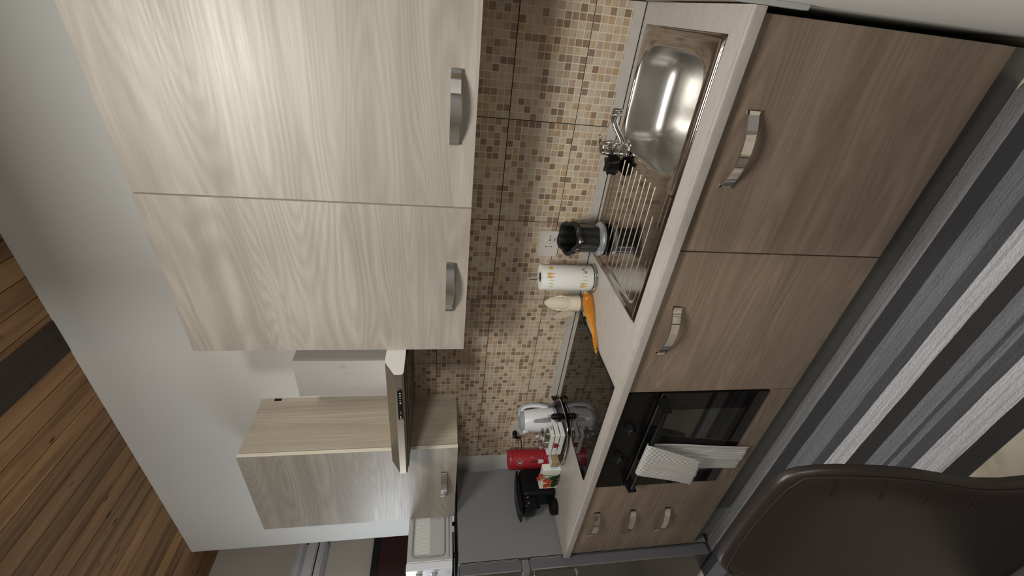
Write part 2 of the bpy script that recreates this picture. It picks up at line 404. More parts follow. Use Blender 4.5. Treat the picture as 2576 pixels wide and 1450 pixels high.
def make_tile(ci, ri):
    """ci: column index from the right (0 = rightmost), ri: rows above the one at z 1.0365"""
    global chips_left
    x1 = TX+0.40-0.40*ci; x0 = x1-0.40; z0 = 1.0365-0.25+0.25*ri; z1 = z0+0.25
    cx0 = max(x0, -1.170); cx1 = min(x1, 1.203); cz0 = max(z0, 0.899); cz1 = min(z1, 1.66)
    if cx1-cx0 < 0.03 or cz1-cz0 < 0.02: return
    j = 0.0016
    T = quick('tile', (cx0+j, cx1-j, -0.0054, -0.0034, cz0+j, cz1-j), GROUTC, wb)
    single = (ci, ri) in ((1, 1), (0, 1)) and chips_left > 0
    b = NB(); any_ = False
    rnd = random.Random(ci*31+ri*7)
    for a in range(16):
        for c_ in range(10):
            px0 = x0+a*CELL; pz0 = z0+c_*CELL
            if px0+CELL < cx0+0.004 or px0 > cx1-0.004 or pz0+CELL < cz0+0.004 or pz0 > cz1-0.004: continue
            mi = rnd.choice(palette_w)
            whole = px0 >= cx0-1e-5 and px0+CELL <= cx1+1e-5 and pz0 >= cz0-1e-5 and pz0+CELL <= cz1+1e-5
            if single and whole and chips_left > 0:
                o = bpy.data.objects.new('mosaic_chip', chip_meshes[mi]); COL.objects.link(o); o.parent = T; o.location = (px0, 0, pz0); chips_left -= 1
            else:
                g = 0.0016
                e0 = g+(0.0006 if a == 0 else 0); e1 = g+(0.0006 if a == 15 else 0)
                chip_bm(b, max(px0+e0, cx0+0.002), min(px0+CELL-e1, cx1-0.002), max(pz0+g, cz0+0.002), min(pz0+CELL-g, cz1-0.002), mi); any_ = True
    if any_: obj('mosaic_chip', b, CHIPS, T, kind='stuff')
    else: b.free()
for ci in range(0, 6):
    for ri in range(0, 4): make_tile(ci, ri)

# wood look tiles with a grey edge strip on the right wall
b = NB(); box(b, 1.203, 1.2119, -0.590, -0.001, 0.872, 1.5, bev=0.0); obj('wall_tile', b, RWOOD, wr)
b = NB(); box(b, 1.2005, 1.2119, -0.612, -0.590, 0.742, 1.6, bev=0.002); obj('edge_strip', b, mat('grey_plaster_edge', (0.36, 0.36, 0.35), 0.6), wr)

# door and air conditioner on the far left wall
d = quick('door_1', (-2.42, -2.395, -0.72, 0.60, 0.01, 1.945), SCREEN, kind='structure')
quick('door_frame', (-2.42, -2.38, -0.78, 0.66, 1.945, 1.992), DFRAME, d)
quick('door_frame', (-2.42, -2.38, -0.78, -0.72, 0.01, 1.945), DFRAME, d)
ac = thing('air_conditioner', (-2.42, -0.25, 2.32), 'white wall air conditioner high on the far left wall', 'air conditioner')
b = NB(); prism(b, [(-2.42, 2.32), (-2.27, 2.325), (-2.235, 2.36), (-2.235, 2.46), (-2.27, 2.515), (-2.42, 2.52)], 'Y', -0.62, 0.155, bev=0.012); obj('body', b, ACM, ac, True)
quick('air_slot', (-2.30, -2.232, -0.56, 0.11, 2.352, 2.358), DFRAME, ac)
quick('grille', (-2.30, -2.231, -0.60, 0.13, 2.43, 2.455), ACG, ac)
quick('display', (-2.24, -2.230, 0.08, 0.105, 2.425, 2.437), DFRAME, ac)

# ------------------------------------------------------------------ cabinets
def bow_handle(xc, zc, yface, parent, w=0.200, h=0.028, dep=0.037, name='handle'):
    b = NB(); n = 20; rows = []
    for i in range(n+1):
        u = -1+2*i/n; y = yface-(0.006+(dep-0.006)*(1-abs(u)**2.05)); x_ = xc+u*w/2; th = 0.0045
        rows.append([b.verts.new((x_, y, zc-h/2)), b.verts.new((x_, y, zc+h/2)), b.verts.new((x_, y+th, zc+h/2)), b.verts.new((x_, y+th, zc-h/2))])
    for j in range(n):
        for i in range(4):
            f = b.faces.new((rows[j][i], rows[j][(i+1) % 4], rows[j+1][(i+1) % 4], rows[j+1][i])); f.smooth = True
    b.faces.new(rows[0]); b.faces.new(rows[-1])
    for s in (-1, 1):
        x0 = xc+s*w/2; box(b, min(x0, x0-s*0.010), max(x0, x0-s*0.010), yface-0.0115, yface, zc-h/2, zc+h/2)
    return obj(name, b, HANDLE, parent, True)

UG = 'pale wood wall cupboards'
def wall_cabinet(x0, x1, label):
    t_ = thing('wall_cabinet', ((x0+x1)/2, -0.16, 1.4293), label, 'cupboard', UG)
    zb, zt, yc = 1.4293, 2.3937, -0.3165; th = 0.018
    for a in (x0, x1-th): quick('side_panel', (a, a+th, yc, -0.001, zb, zt), LAM_UPZ, t_, 0.0006)
    quick('bottom_panel', (x0+th, x1-th, yc, -0.001, zb, zb+th), CARC, t_)
    quick('top_panel', (x0+th, x1-th, yc, -0.001, zt-th, zt), CARC, t_)
    quick('back_panel', (x0+th, x1-th, -0.006, -0.001, zb+th, zt-th), CARC, t_)
    b = NB(); box(b, x0+0.002, x1-0.002, -0.3378, -0.3195, zb-0.001, zt+0.001, mi=0)
    for f in b.faces:
        if abs(f.normal.y) < 0.5: f.material_index = 1
    dr = obj('door', b, [LAM_UP, EDGE], t_)
    bow_handle((x0+x1)/2-0.002 if x0 > -1 else -0.913, 1.490, -0.3378, dr)
    return t_
wall_cabinet(0.589, 1.189, 'large pale wood wall cupboard at the right end, above the sink bowl')
wall_cabinet(-0.0117, 0.587, 'pale wood wall cupboard between the one over the sink and the cooker hood')
lc = wall_cabinet(-1.2277, -0.6277, 'pale wood wall cupboard left of the cooker hood, above the fridge')
quick('hanging_bracket', (-0.660, -0.6265, -0.020, -0.004, 2.30, 2.335), BLKPL, lc, 0.002)

BG = 'taupe wood base units'
YD0, YD1 = -0.5875, -0.569
def base_unit(x0, x1, label, doors, handles):
    t_ = thing('base_cabinet', ((x0+x1)/2, -0.3, 0.127), label, 'cupboard', BG)
    for a in (x0, x1-0.018): quick('side_panel', (a, a+0.018, YD1+0.001, -0.01, 0.127, 0.834), CARC, t_)
    quick('bottom_panel', (x0+0.018, x1-0.018, YD1+0.001, -0.01, 0.127, 0.145), CARC, t_)
    quick('back_panel', (x0+0.018, x1-0.018, -0.016, -0.01, 0.145, 0.834), CARC, t_)
    for (z0, z1), hz in zip(doors, handles):
        nm = 'drawer' if len(doors) > 1 else 'door'
        d_ = quick(nm, (x0+0.0015, x1-0.0015, YD0, YD1, z0, z1), LAM_LO, t_, 0.0008)
        bow_handle((x0+x1)/2 if nm == 'door' else -0.925, hz, YD0, d_)
    return t_
base_unit(0.5895, 1.189, 'taupe wood base cupboard under the sink bowl, right end', [(0.127, 0.830)], [0.765])
base_unit(-0.0105, 0.5880, 'taupe wood base cupboard under the draining board, right of the oven', [(0.127, 0.830)], [0.767])
base_unit(-1.2135, -0.6135, 'taupe wood drawer unit left of the oven, three drawers', [(0.127, 0.4690), (0.4720, 0.6465), (0.6495, 0.830)], [0.4065, 0.586, 0.768])

# oven
ov = thing('oven', (-0.312, -0.3, 0.234), 'black built-in oven with striped towel on its handle', 'oven')
quick('body', (-0.605, -0.020, -0.566, -0.03, 0.24, 0.825), OVENBLK, ov)
quick('control_panel', (-0.611, -0.013, -0.5925, -0.567, 0.7000, 0.8280), OVENBLK, ov, 0.0015)
od = quick('oven_door', (-0.611, -0.013, -0.5945, -0.567, 0.2360, 0.6930), OVENGL, ov, 0.0015)
quick('window', (-0.520, -0.104, -0.5952, -0.5945, 0.300, 0.632), OVENWIN, od)
quick('door_strip', (-0.611, -0.013, -0.5962, -0.5945, 0.6885, 0.6925), mat('oven_edge_line', (0.05, 0.05, 0.055), 0.3), od)
b = NB(); tube(b, [(-0.566+i*0.0525, -0.640, 0.684) for i in range(11)], 0.010, 12)
for xs, xe in ((-0.035, -0.062), (-0.587, -0.560)):
    prism(b, [(xs, -0.594), (xe, -0.594), (xe, -0.648), ((xs+xe*2)/3, -0.652)], 'Z', 0.664, 0.702, bev=0.003)
obj('oven_handle', b, BLKPL, od, True)
for kx in (-0.205, -0.390):
    b = NB(); Mr = Matrix.Rotation(math.radians(90), 4, 'X')
    lathe(b, 0, 0, [(0.024, 0.0), (0.024, 0.006), (0.018, 0.010), (0.016, 0.026), (0.013, 0.029)], 24, M=Matrix.Translation((kx, -0.5925, 0.772)) @ Mr, shape=lambda a: 1+0.07*math.cos(6*a))
    kn_ = obj('knob', b, BLKPL, ov, True)
quick('lower_panel', (-0.611, -0.013, YD0, YD1, 0.1285, 0.2310), LAM_LO, ov, 0.0008)

# plinth
pl = thing('plinth', (0, -0.55, 0), 'dark graphite plinth running under the base units', 'plinth')
quick('board', (-0.935, 1.189, -0.556, -0.540, 0.0005, 0.122), PLINTH, pl)
quick('board', (-1.190, -0.9365, -0.556, -0.540, 0.0005, 0.122), mat('reflection_grey_plinth', (0.20, 0.215, 0.20), 0.4, 0.2), pl)  # paler green-grey paints a reflection into this end of the plinth
quick('seal_strip', (-1.19, -0.93, -0.5568, -0.556, 0.0005, 0.008), mat('pale_seal', (0.35, 0.32, 0.25), 0.5), pl)

# worktop ----------------------------------------------------------------------
CX0, CX1 = -1.2127, 1.1995
HX0, HX1, HY0, HY1 = -0.596, -0.020, -0.548, -0.090
SX0, SX1, SY0, SY1 = 0.295, 1.130, -0.535, -0.065
wt = thing('worktop', ((CX0+CX1)/2, -0.3, 0.8357), 'beige stone-effect worktop running from the right wall to the fridge', 'worktop')
b = NB()
def slab(x0, x1, y0, y1): box(b, x0, x1, y0, y1, 0.8357, 0.870)
slab(CX0, HX0, -0.600, -0.001); slab(HX0, HX1, -0.600, HY0); slab(HX0, HX1, HY1, -0.001); slab(HX1, SX0, -0.600, -0.001)
slab(SX0, SX1, -0.600, SY0); slab(SX0, SX1, SY1, -0.001); slab(SX1, CX1, -0.600, -0.001)
obj('slab', b, COUNTER, wt)
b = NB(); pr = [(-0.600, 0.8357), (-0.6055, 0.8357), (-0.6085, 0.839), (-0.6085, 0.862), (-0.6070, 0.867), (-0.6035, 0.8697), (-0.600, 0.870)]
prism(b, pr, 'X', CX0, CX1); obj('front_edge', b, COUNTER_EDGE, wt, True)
b = NB(); prism(b, [(-0.019, 0.8712), (-0.019, 0.874), (-0.007, 0.9055), (-0.001, 0.9065), (-0.001, 0.8712)], 'X', -1.185, 1.1995); obj('upstand', b, UPST, wt)
b = NB(); box(b, -1.185, 1.1995, -0.0198, -0.017, 0.8701, 0.8735); obj('seal', b, BLKGAP, wt)

# hob
hb = thing('hob', (-0.308, -0.32, 0.870), 'black glass hob set in the worktop left of the sink', 'hob')
b = NB(); prism(b, rrect(-0.308, -0.3175, 0.592, 0.482, 0.004, 3), 'Z', 0.8703, 0.8755, bev=0.0008); obj('glass_top', b, BLKGLASS, hb)
b = NB(); box(b, HX0+0.002, HX1-0.002, HY0+0.002, HY1-0.002, 0.845, 0.8703); obj('underbody', b, OVENBLK, hb)

# sink -------------------------------------------------------------------------
sk = thing('sink', (0.712, -0.30, 0.870), 'stainless steel inset sink with bowl on the right and ribbed drainer', 'sink')
OX0, OX1, OY0, OY1 = 0.284, 1.140, -0.5455, -0.0545
def sd_rr(x_, y_, cx, cy, hx, hy, r):
    qx = abs(x_-cx)-hx+r; qy = abs(y_-cy)-hy+r
    return math.hypot(max(qx, 0), max(qy, 0))+min(max(qx, qy), 0)-r
def sstep(a, b_, v):
    v = max(0, min(1, (v-a)/(b_-a))); return v*v*(3-2*v)
def plate_z(x_, y_):
    d0 = -sd_rr(x_, y_, 0.712, -0.30, 0.428, 0.2455, 0.016)     # distance inside the outer edge
    z = 0.8708+0.0060*sstep(0.0, 0.006, d0)-0.0030*sstep(0.010, 0.018, d0)
    d1 = -sd_rr(x_, y_, 0.712, -0.300, 0.386, 0.205, 0.035)
    z -= 0.0028*sstep(-0.003, 0.006, d1)
    return z
def rib_z(x_, y_):
    z = 0.0
    for k in range(9):
        ry = -0.168-0.0365*k
        xa = 0.332; xb = 0.715-0.018*abs(k-0)*0.0
        if k == 8: xb = 0.668
        e = sstep(xa-0.004, xa+0.012, x_)*(1-sstep(xb-0.012, xb+0.004, x_))
        z += 0.0032*math.exp(-((y_-ry)/0.0030)**2)*e
    return z
b = NB(); XS = 0.735; rows = []
xs_ = [OX0, OX0+0.001, OX0+0.003, OX0+0.006, OX0+0.010, OX0+0.014, OX0+0.018]+[OX0+0.022+(XS-OX0-0.022)*i/90 for i in range(91)]
ys_ = [OY0+(OY1-OY0)*i/260 for i in range(261)]
for xx in xs_: rows.append([b.verts.new((xx, y_, plate_z(xx, y_))) for y_ in ys_])
grid_faces(b, rows)
# rectangle right of XS around the bowl: polar patch
BCX, BCY = 0.925, -0.287
def bowl_rim(a):
    c_, s_ = math.cos(a), math.sin(a)
    lo, hi = 0.0, 0.5
    for _ in range(30):
        mid = (lo+hi)/2; x_, y_ = BCX+c_*mid, BCY+s_*mid
        # rounded trapezoid outline; the left side runs to a blunt point at the front
        f = ((abs(x_-BCX)/0.164)**4.6 + (abs(y_-BCY)/0.213)**4.6)-1
        if f < 0: lo = mid
        else: hi = mid
    return lo
NA = 160; rings = []
def rect_r(a, x0, x1, y0, y1):
    c_, s_ = math.cos(a), math.sin(a); r = 9
    if c_ > 1e-9: r = min(r, (x1-BCX)/c_)
    if c_ < -1e-9: r = min(r, (x0-BCX)/c_)
    if s_ > 1e-9: r = min(r, (y1-BCY)/s_)
    if s_ < -1e-9: r = min(r, (y0-BCY)/s_)
    return r
corner = [math.atan2(OY1-BCY, OX1-BCX), math.atan2(OY1-BCY, XS-BCX), math.atan2(OY0-BCY, XS-BCX)+2*PI, math.atan2(OY0-BCY, OX1-BCX)+2*PI]
angs = sorted([2*PI*i/NA for i in range(NA)]+corner)
for tt in [0, 0.03, 0.10, 0.2, 0.3, 0.4, 0.5, 0.6, 0.68, 0.74, 0.78, 0.82, 0.86, 0.9, 0.93, 0.96, 0.98, 1.0]:
    row = []
    for a in angs:
        r0 = bowl_rim(a)+0.004; r1 = rect_r(a, XS, OX1, OY0, OY1); r1 = max(r1, r0+0.002) if r1 > r0 else r1
        if r1 < r0: r0 = r1-0.001
        r = r0+(r1-r0)*tt; x_, y_ = BCX+r*math.cos(a), BCY+r*math.sin(a)
        row.append(b.verts.new((x_, y_, plate_z(x_, y_)-(0.0012*(1-tt/0.1) if tt < 0.1 else 0))))
    rings.append(row)
grid_faces(b, rings, closed_u=True)
obj('drainer', b, STEEL, sk, 'all')
RIBM = mat('rib_satin_steel', (0.80, 0.74, 0.64), 0.42, 1.0)  # paler than the drainer: the ribs' brighter reflections are put into the colour
for k in range(9):
    ry = -0.150-0.0385*k; xb = 0.722 if k < 8 else 0.640; n_ = 12
    b = NB(); tube(b, [(0.330+(xb-0.330)*i/n_, ry, plate_z(0.330+(xb-0.330)*i/n_, ry)-0.0006) for i in range(n_+1)], [0.0008]+[0.0026]*(n_-1)+[0.0034], 10); obj('rib', b, RIBM, sk, True)
b = NB(); rows = []
prof = [(0.004, -0.0012), (0.0015, -0.0022), (-0.001, -0.005), (-0.004, -0.014), (-0.008, -0.045), (-0.013, -0.085), (-0.020, -0.108), (-0.034, -0.126), (-0.055, -0.136)]
for dr_, dz in prof:
    row = []
    for a in angs:
        r = bowl_rim(a)
        r1 = rect_r(a, XS, OX1, OY0, OY1)
        r0 = min(r+0.004, r1-0.001)-0.004
        rr = r0+dr_; x_, y_ = BCX+rr*math.cos(a), BCY+rr*math.sin(a); xr_, yr_ = BCX+r*math.cos(a), BCY+r*math.sin(a)
        row.append(b.verts.new((x_, y_, plate_z(xr_, yr_)+dz)))
    rows.append(row)
for s_, dz in ((0.66, -0.141), (0.45, -0.145), (0.25, -0.148), (0.10, -0.150)):
    row = []
    for a in angs:
        r = (bowl_rim(a)-0.045)*s_; row.append(b.verts.new((BCX+r*math.cos(a), BCY+r*math.sin(a), 0.872+dz)))
    rows.append(row)
grid_faces(b, rows, closed_u=True); b.faces.new(rows[-1])
obj('bowl', b, BOWL, sk, 'all')
b = NB(); lathe(b, BCX, BCY, [(0.040, 0.7235), (0.038, 0.7255), (0.030, 0.7245), (0.006, 0.7250), (0.005, 0.728), (0.001, 0.7285)], 28); obj('drain', b, CHROME, sk, True)

# tap
tp = thing('tap', (0.762, -0.150, 0.876), 'chrome single lever mixer tap standing behind the sink bowl', 'tap')
b = NB(); lathe(b, 0.762, -0.150, [(0.031, 0.8735), (0.031, 0.877), (0.0275, 0.880), (0.026, 0.884), (0.0255, 0.905), (0.027, 0.907), (0.027, 0.912), (0.0255, 0.914), (0.0255, 0.940), (0.0275, 0.943)], 32); obj('body', b, CHROME, tp, True)
b = NB(); lathe(b, 0.762, -0.150, [(0.0275, 0.9435), (0.028, 0.955), (0.027, 0.966), (0.023, 0.975), (0.012, 0.981), (0.002, 0.982)], 32)
hd = obj('cartridge_cap', b, CHROME, tp, True)
b = NB(); tube(b, catmull([(0.770, -0.152, 0.976), (0.782, -0.156, 0.983), (0.796, -0.160, 0.985), (0.806, -0.164, 0.991)], 4), [0.010, 0.010, 0.009, 0.009, 0.008, 0.0075, 0.007, 0.0065, 0.006, 0.006, 0.007, 0.007, 0.006], 12, flat=0.7); obj('lever', b, CHROME, tp, True)
b = NB(); tube(b, catmull([(0.772, -0.153, 0.895), (0.800, -0.160, 0.912), (0.840, -0.168, 0.944), (0.862, -0.174, 0.957), (0.882, -0.179, 0.958)], 5), 0.0105, 14); sp_ = obj('spout', b, CHROME, tp, True)
b = NB(); lathe(b, 0.886, -0.180, [(0.010, 0.938), (0.0125, 0.939), (0.0125, 0.948), (0.0115, 0.9485), (0.0115, 0.951), (0.0128, 0.952), (0.0128, 0.966), (0.008, 0.970), (0.001, 0.971)], 24); obj('aerator', b, CHROME, sp_, True)

# black scrubber behind the tap
b = NB(); lathe(b, 0, 0, [(0.010, 0.0), (0.024, 0.003), (0.034, 0.016), (0.030, 0.034), (0.033, 0.044), (0.014, 0.048), (0.001, 0.043)], 60, M=Matrix.Translation((0.690, -0.108, 0.8755)), shape=lambda a: 0.78+0.42*abs(math.cos(2.5*a))**3)
tube(b, [(0.700, -0.125, 0.925), (0.705, -0.135, 0.915), (0.715, -0.150, 0.890)], 0.007, 8)
o = obj('scrubber', b, BLKMAT, None, True, label='black lobed rubber scrubber beside the chrome tap', category='scrubber'); origin(o, (0.69, -0.108, 0.8755))

# ------------------------------------------------------------------ cooker hood
hd = thing('cooker_hood', (-0.312, -0.2, 1.645), 'flat metal cooker hood with chimney between the wall cupboards', 'cooker hood')
PX = [(-0.002, 1.650), (-0.450, 1.650), (-0.462, 1.651), (-0.4695, 1.657), (-0.4695, 1.683), (-0.403, 1.723), (-0.002, 1.723)]
b = NB(); prism(b, PX, 'X', -0.6105, -0.0145); obj('canopy', b, HOODM, hd)
b = NB(); prism(b, [(u-0.0004 if u < -0.1 else u, v) for u, v in PX], 'X', -0.0145, -0.0122); obj('end_plate', b, HOODEND, hd)
b = NB(); box(b, -0.600, -0.025, -0.445, -0.010, 1.6455, 1.650)
obj('underside', b, UNDERH, hd)
b = NB()
for k in range(2): box(b, -0.575+0.28*k, -0.315+0.28*k, -0.40, -0.05, 1.6435, 1.6455)
obj('grease_filter', b, mat('filter_mesh', (0.10, 0.09, 0.08), 0.4, 0.8), hd)
b = NB(); prism(b, rrect(-0.176, 1.6665, 0.166, 0.0185, 0.009, 6), 'Y', -0.4722, -0.4693); cp = obj('control_panel', b, BLKGLASS, hd)
b = NB(); prism(b, rrect(-0.246, 1.6655, 0.016, 0.010, 0.0045, 4), 'Y', -0.4760, -0.4722); obj('slider', b, CHROME, cp, True)
b = NB()
for xx, ww in ((-0.108, 0.004), (-0.117, 0.003), (-0.126, 0.004), (-0.135, 0.002), (-0.146, 0.002), (-0.158, 0.003), (-0.164, 0.003), (-0.210, 0.002), (-0.218, 0.002)):
    box(b, xx-ww/2, xx+ww/2, -0.4726, -0.4722, 1.663, 1.669)
obj('marking', b, mat('white_marks', (0.5, 0.5, 0.5), 0.5), cp, kind='stuff')
b = NB(); box(b, -0.4040, -0.1950, -0.200, -0.002, 1.7232, 2.133, bev=0.001); obj('chimney', b, CHIMM, hd)

# ------------------------------------------------------------------ fridge
fr = thing('fridge', (-1.54, -0.33, 0.0), 'graphite two-door fridge freezer at the left end of the worktop', 'fridge')
FX0, FX1 = -1.835, -1.236
quick('body', (FX0, FX1, -0.575, -0.070, 0.035, 1.409), FRIDGE_SIDE, fr, 0.003)
for (z0, z1) in ((0.045, 1.052), (1.086, 1.409)):
    dd = quick('door', (FX0, FX1, -0.640, -0.5885, z0, z1), FRIDGE_DOOR, fr, 0.003)
    quick('door_seal', (FX0+0.01, FX1-0.004, -0.5885, -0.5760, z0+0.01, z1-0.01), BLKPL, dd)
    for (y0, y1) in ((-0.5885, -0.5850), (-0.5825, -0.5800)): quick('seal_trim', (FX1-0.006, FX1-0.001, y0, y1, z0+0.012, z1-0.012), SILV, dd)
    quick('edge_trim', (FX1-0.001, FX1+0.0012, -0.6395, -0.6340, z0+0.01, z1-0.01), SILV, dd)
    quick('edge_band', (FX1-0.001, FX1+0.0006, -0.6335, -0.5900, z0+0.004, z1-0.004), mat('door_edge_grey', (0.11, 0.11, 0.125), 0.4), dd)
b = NB(); box(b, FX1-0.10, FX1+0.001, -0.648, -0.585, 1.050, 1.088, bev=0.004); obj('hinge_cover', b, mat('hinge_grey', (0.16, 0.16, 0.17), 0.45), fr)
b = NB(); tube(b, [(FX1-0.06, -0.640, 1.02), (FX1-0.06, -0.665, 1.015), (FX1-0.06, -0.668, 0.80), (FX1-0.06, -0.640, 0.79)], 0.008, 10); obj('door_handle', b, SILV, fr, True)
for xx in (FX0+0.05, FX1-0.05):
    for yy_ in (-0.50, -0.10):
        b = NB(); lathe(b, xx, yy_, [(0.018, 0.0005), (0.018, 0.036)], 16); obj('foot', b, BLKPL, fr)

# microwave
mw = thing('microwave', (-1.50, -0.33, 1.409), 'silver grey microwave oven standing on top of the fridge', 'microwave')
MX1 = -1.2395
quick('body', (-1.74, MX1, -0.555, -0.085, 1.438, 1.668), MWSIDE, mw, 0.004)
b = NB(); ring = rrect(-0.425, 1.560, 0.215, 0.165, 0.022, 6)
tube(b, [(MX1+0.0012, u, v) for u, v in ring], 0.0045, 8, closed=True); obj('side_rib', b, mat('rib_shadow_grey', (0.24, 0.24, 0.26), 0.45), mw, True)
b = NB(); tube(b, [(MX1+0.0008, -0.54, 1.456), (MX1+0.0008, -0.30, 1.456)], 0.0028, 8); obj('side_groove', b, mat('groove_grey', (0.22, 0.22, 0.26), 0.5), mw)
b = NB()
for i in range(30): box(b, MX1, MX1+0.0010, -0.515+i*0.0064, -0.5115+i*0.0064, 1.556, 1.630)
obj('vent_slats', b, MWVENT, mw, kind='stuff')
b = NB(); lathe(b, 0, 0, [(0.004, 0), (0.003, 0.002)], 12, M=Matrix.Translation((MX1, -0.44, 1.446)) @ Matrix.Rotation(PI/2, 4, 'Y')); obj('screw', b, CHROME, mw)
fp = quick('front_panel', (-1.74, MX1+0.001, -0.592, -0.556, 1.440, 1.670), MWFR, mw, 0.003)
for zz in (1.605, 1.530):
    b = NB(); lathe(b, 0, 0, [(0.017, 0.0), (0.017, 0.003), (0.0135, 0.005), (0.0125, 0.026), (0.010, 0.028)], 24, M=Matrix.Translation((-1.285, -0.592, zz)) @ Matrix.Rotation(PI/2, 4, 'X')); obj('knob', b, SILV, fp, True)
quick('door_glass', (-1.72, -1.35, -0.5945, -0.592, 1.465, 1.645), BLKGLASS, fp)
quick('button_and_glint', (-1.300, -1.270, -0.594, -0.592, 1.455, 1.475), WHPL, fp)
for xx in (-1.70, -1.27):
    for yy_ in (-0.52, -0.13):
        b = NB(); lathe(b, xx, yy_, [(0.013, 1.4095), (0.013, 1.4385)], 14); obj('foot', b, BLKPL, mw)

# ------------------------------------------------------------------ sockets
def plate(name, x0, x1, z0, z1, label):
    t_ = thing(name, ((x0+x1)/2, -0.006, z0), label, 'socket', 'wall sockets on the mosaic')
    b = NB(); prism(b, rrect((x0+x1)/2, (z0+z1)/2, x1-x0, z1-z0, 0.008), 'Y', -0.0125, -0.0063, bev=0.0015); obj('plate', b, SOCKM, t_, True)
    return t_
s1 = plate('wall_socket', 0.240, 0.362, 1.019, 1.105, 'empty grey-beige wall socket above the paper roll and utensil holder')
cx, cz = 0.321, 1.061
b = NB(); box(b, 0.278, 0.345, -0.0135, -0.0125, 1.036, 1.086); ins = obj('insert', b, SOCKM, s1)
b = NB(); Mx = Matrix.Translation((cx, -0.0135, cz)) @ Matrix.Rotation(PI/2, 4, 'X')
lathe(b, 0, 0, [(0.0205, 0.0), (0.0205, 0.0008), (0.0190, 0.0012), (0.001, 0.0012)], 28, M=Mx); obj('round_outlet', b, SOCKM, s1, True)
b = NB()
for dx, dz, rx, rz in ((0, 0, 0.0026, 0.0035), (0.009, 0, 0.0022, 0.0022), (0.018, 0.0, 0.002, 0.003), (0.006, -0.021, 0.0024, 0.0024), (-0.001, -0.021, 0.002, 0.002)):
    prism(b, [(cx+dx+rx*math.cos(a*PI/6), cz+dz+rz*math.sin(a*PI/6)) for a in range(12)], 'Y', -0.0152, -0.0149)
for dz in (-0.012, 0.0, 0.012):
    prism(b, [(0.2885+0.0022*math.cos(a*PI/6), 1.061+dz+(0.0036 if dz else 0.002)*math.sin(a*PI/6)) for a in range(12)], 'Y', -0.0142, -0.0135)
obj('pin_hole', b, BLKMAT, s1, kind='stuff')
s2 = plate('wall_socket', -0.985, -0.862, 1.020, 1.104, 'wall socket behind the white kettle with a black plug in it')
b = NB(); tube(b, catmull([(-0.945, -0.0125, 1.075), (-0.948, -0.035, 1.078), (-0.953, -0.050, 1.070), (-0.958, -0.048, 1.045)], 4), [0.010, 0.013, 0.014, 0.014, 0.014, 0.013, 0.012, 0.010, 0.009, 0.007, 0.006, 0.005, 0.004], 12)
pg = obj('plug', b, BLKPL, None, True, label='black plug with cable in the socket behind the kettle', category='plug'); origin(pg, (-0.95, -0.0125, 1.07))
b = NB(); tube(b, catmull([(-0.955, -0.046, 1.046), (-0.985, -0.036, 1.038), (-1.04, -0.030, 1.028), (-1.09, -0.024, 1.018), (-1.14, -0.024, 0.99), (-1.17, -0.030, 0.93), (-1.180, -0.040, 0.8755)], 8), 0.0030, 8)
cb = obj('cable', b, BLKPL, pg, True)

# ------------------------------------------------------------------ things on the worktop
# utensil drainer
HCX, HCY = (0.396, -0.138)
uh = thing('utensil_holder', (HCX, HCY, 0.8768), 'black lobed utensil drainer on a silver ring, on the draining board', 'utensil holder')
lob = lambda a: 1+0.17*abs(math.cos(2.5*a+0.4))-0.08
b = NB(); lathe(b, HCX, HCY, [(0.050, 0.900), (0.050, 1.005), (0.052, 1.018), (0.059, 1.022), (0.066, 1.029), (0.068, 1.037), (0.065, 1.045), (0.058, 1.048), (0.052, 1.045)], 90, shape=lob, cap1=False)
lathe(b, HCX, HCY, [(0.052, 1.045), (0.0475, 1.034), (0.045, 1.015), (0.044, 0.905), (0.001, 0.903)], 90, shape=lob, cap0=False, mi=1)
aw = Vector((-0.44, 0.90, 0))
for v in b.verts: v.co.z = 0.900+(v.co.z-0.900)*0.86
for v in b.verts: v.co.z += 0.38*(v.co-Vector((HCX, HCY, 0))).dot(aw)*sstep(0.93, 1.015, v.co.z)
obj('cup', b, [DKGREY, BLKMAT], uh, True)
b = NB(); lathe(b, HCX, HCY, [(0.054, 0.8810), (0.062, 0.882), (0.069, 0.889), (0.069, 0.897), (0.062, 0.905), (0.054, 0.908), (0.030, 0.908)], 40); obj('base_ring', b, SILP, uh, True)
b = NB(); lathe(b, HCX, HCY, [(0.060, 0.8769), (0.064, 0.8775), (0.064, 0.8812), (0.046, 0.8815)], 40); obj('foot_ring', b, BLKPL, uh, True)

# paper roll on wire stand
pr_ = thing('paper_roll', (0.198, -0.120, 0.8702), 'white kitchen paper roll with vegetable print on a chrome wire stand', 'paper roll')
RCX, RCY = 0.198, -0.120
b = NB(); lathe(b, RCX, RCY, [(0.050, 0.8845), (0.0535, 0.8850), (0.0545, 0.888), (0.0545, 1.102), (0.0535, 1.106), (0.050, 1.1065), (0.021, 1.1065), (0.0205, 1.104), (0.0205, 0.8845)], 48, cap0=False, cap1=False)
rl = obj('roll', b, PAPER, pr_, True)
b = NB(); lathe(b, RCX, RCY, [(0.0203, 0.8845), (0.0203, 1.1060), (0.0185, 1.1062), (0.0185, 0.8845)], 32, cap0=False, cap1=False); obj('core', b, CARD, pr_, True)
b = NB(); tube(b, [(RCX+0.062*math.cos(2*PI*i/40), RCY+0.062*math.sin(2*PI*i/40), 0.8738) for i in range(40)], 0.0030, 8, closed=True)
tube(b, [(RCX+0.062*math.cos(2*PI*i/40), RCY+0.062*math.sin(2*PI*i/40), 0.8825) for i in range(40)], 0.0022, 8, closed=True)
dxy = Vector((0.63, 0.77, 0))*0.011
for s in (1, -1): tube(b, [(RCX+s*dxy.x, RCY+s*dxy.y, 0.8738), (RCX+s*dxy.x, RCY+s*dxy.y, 1.150)], 0.0025, 8)
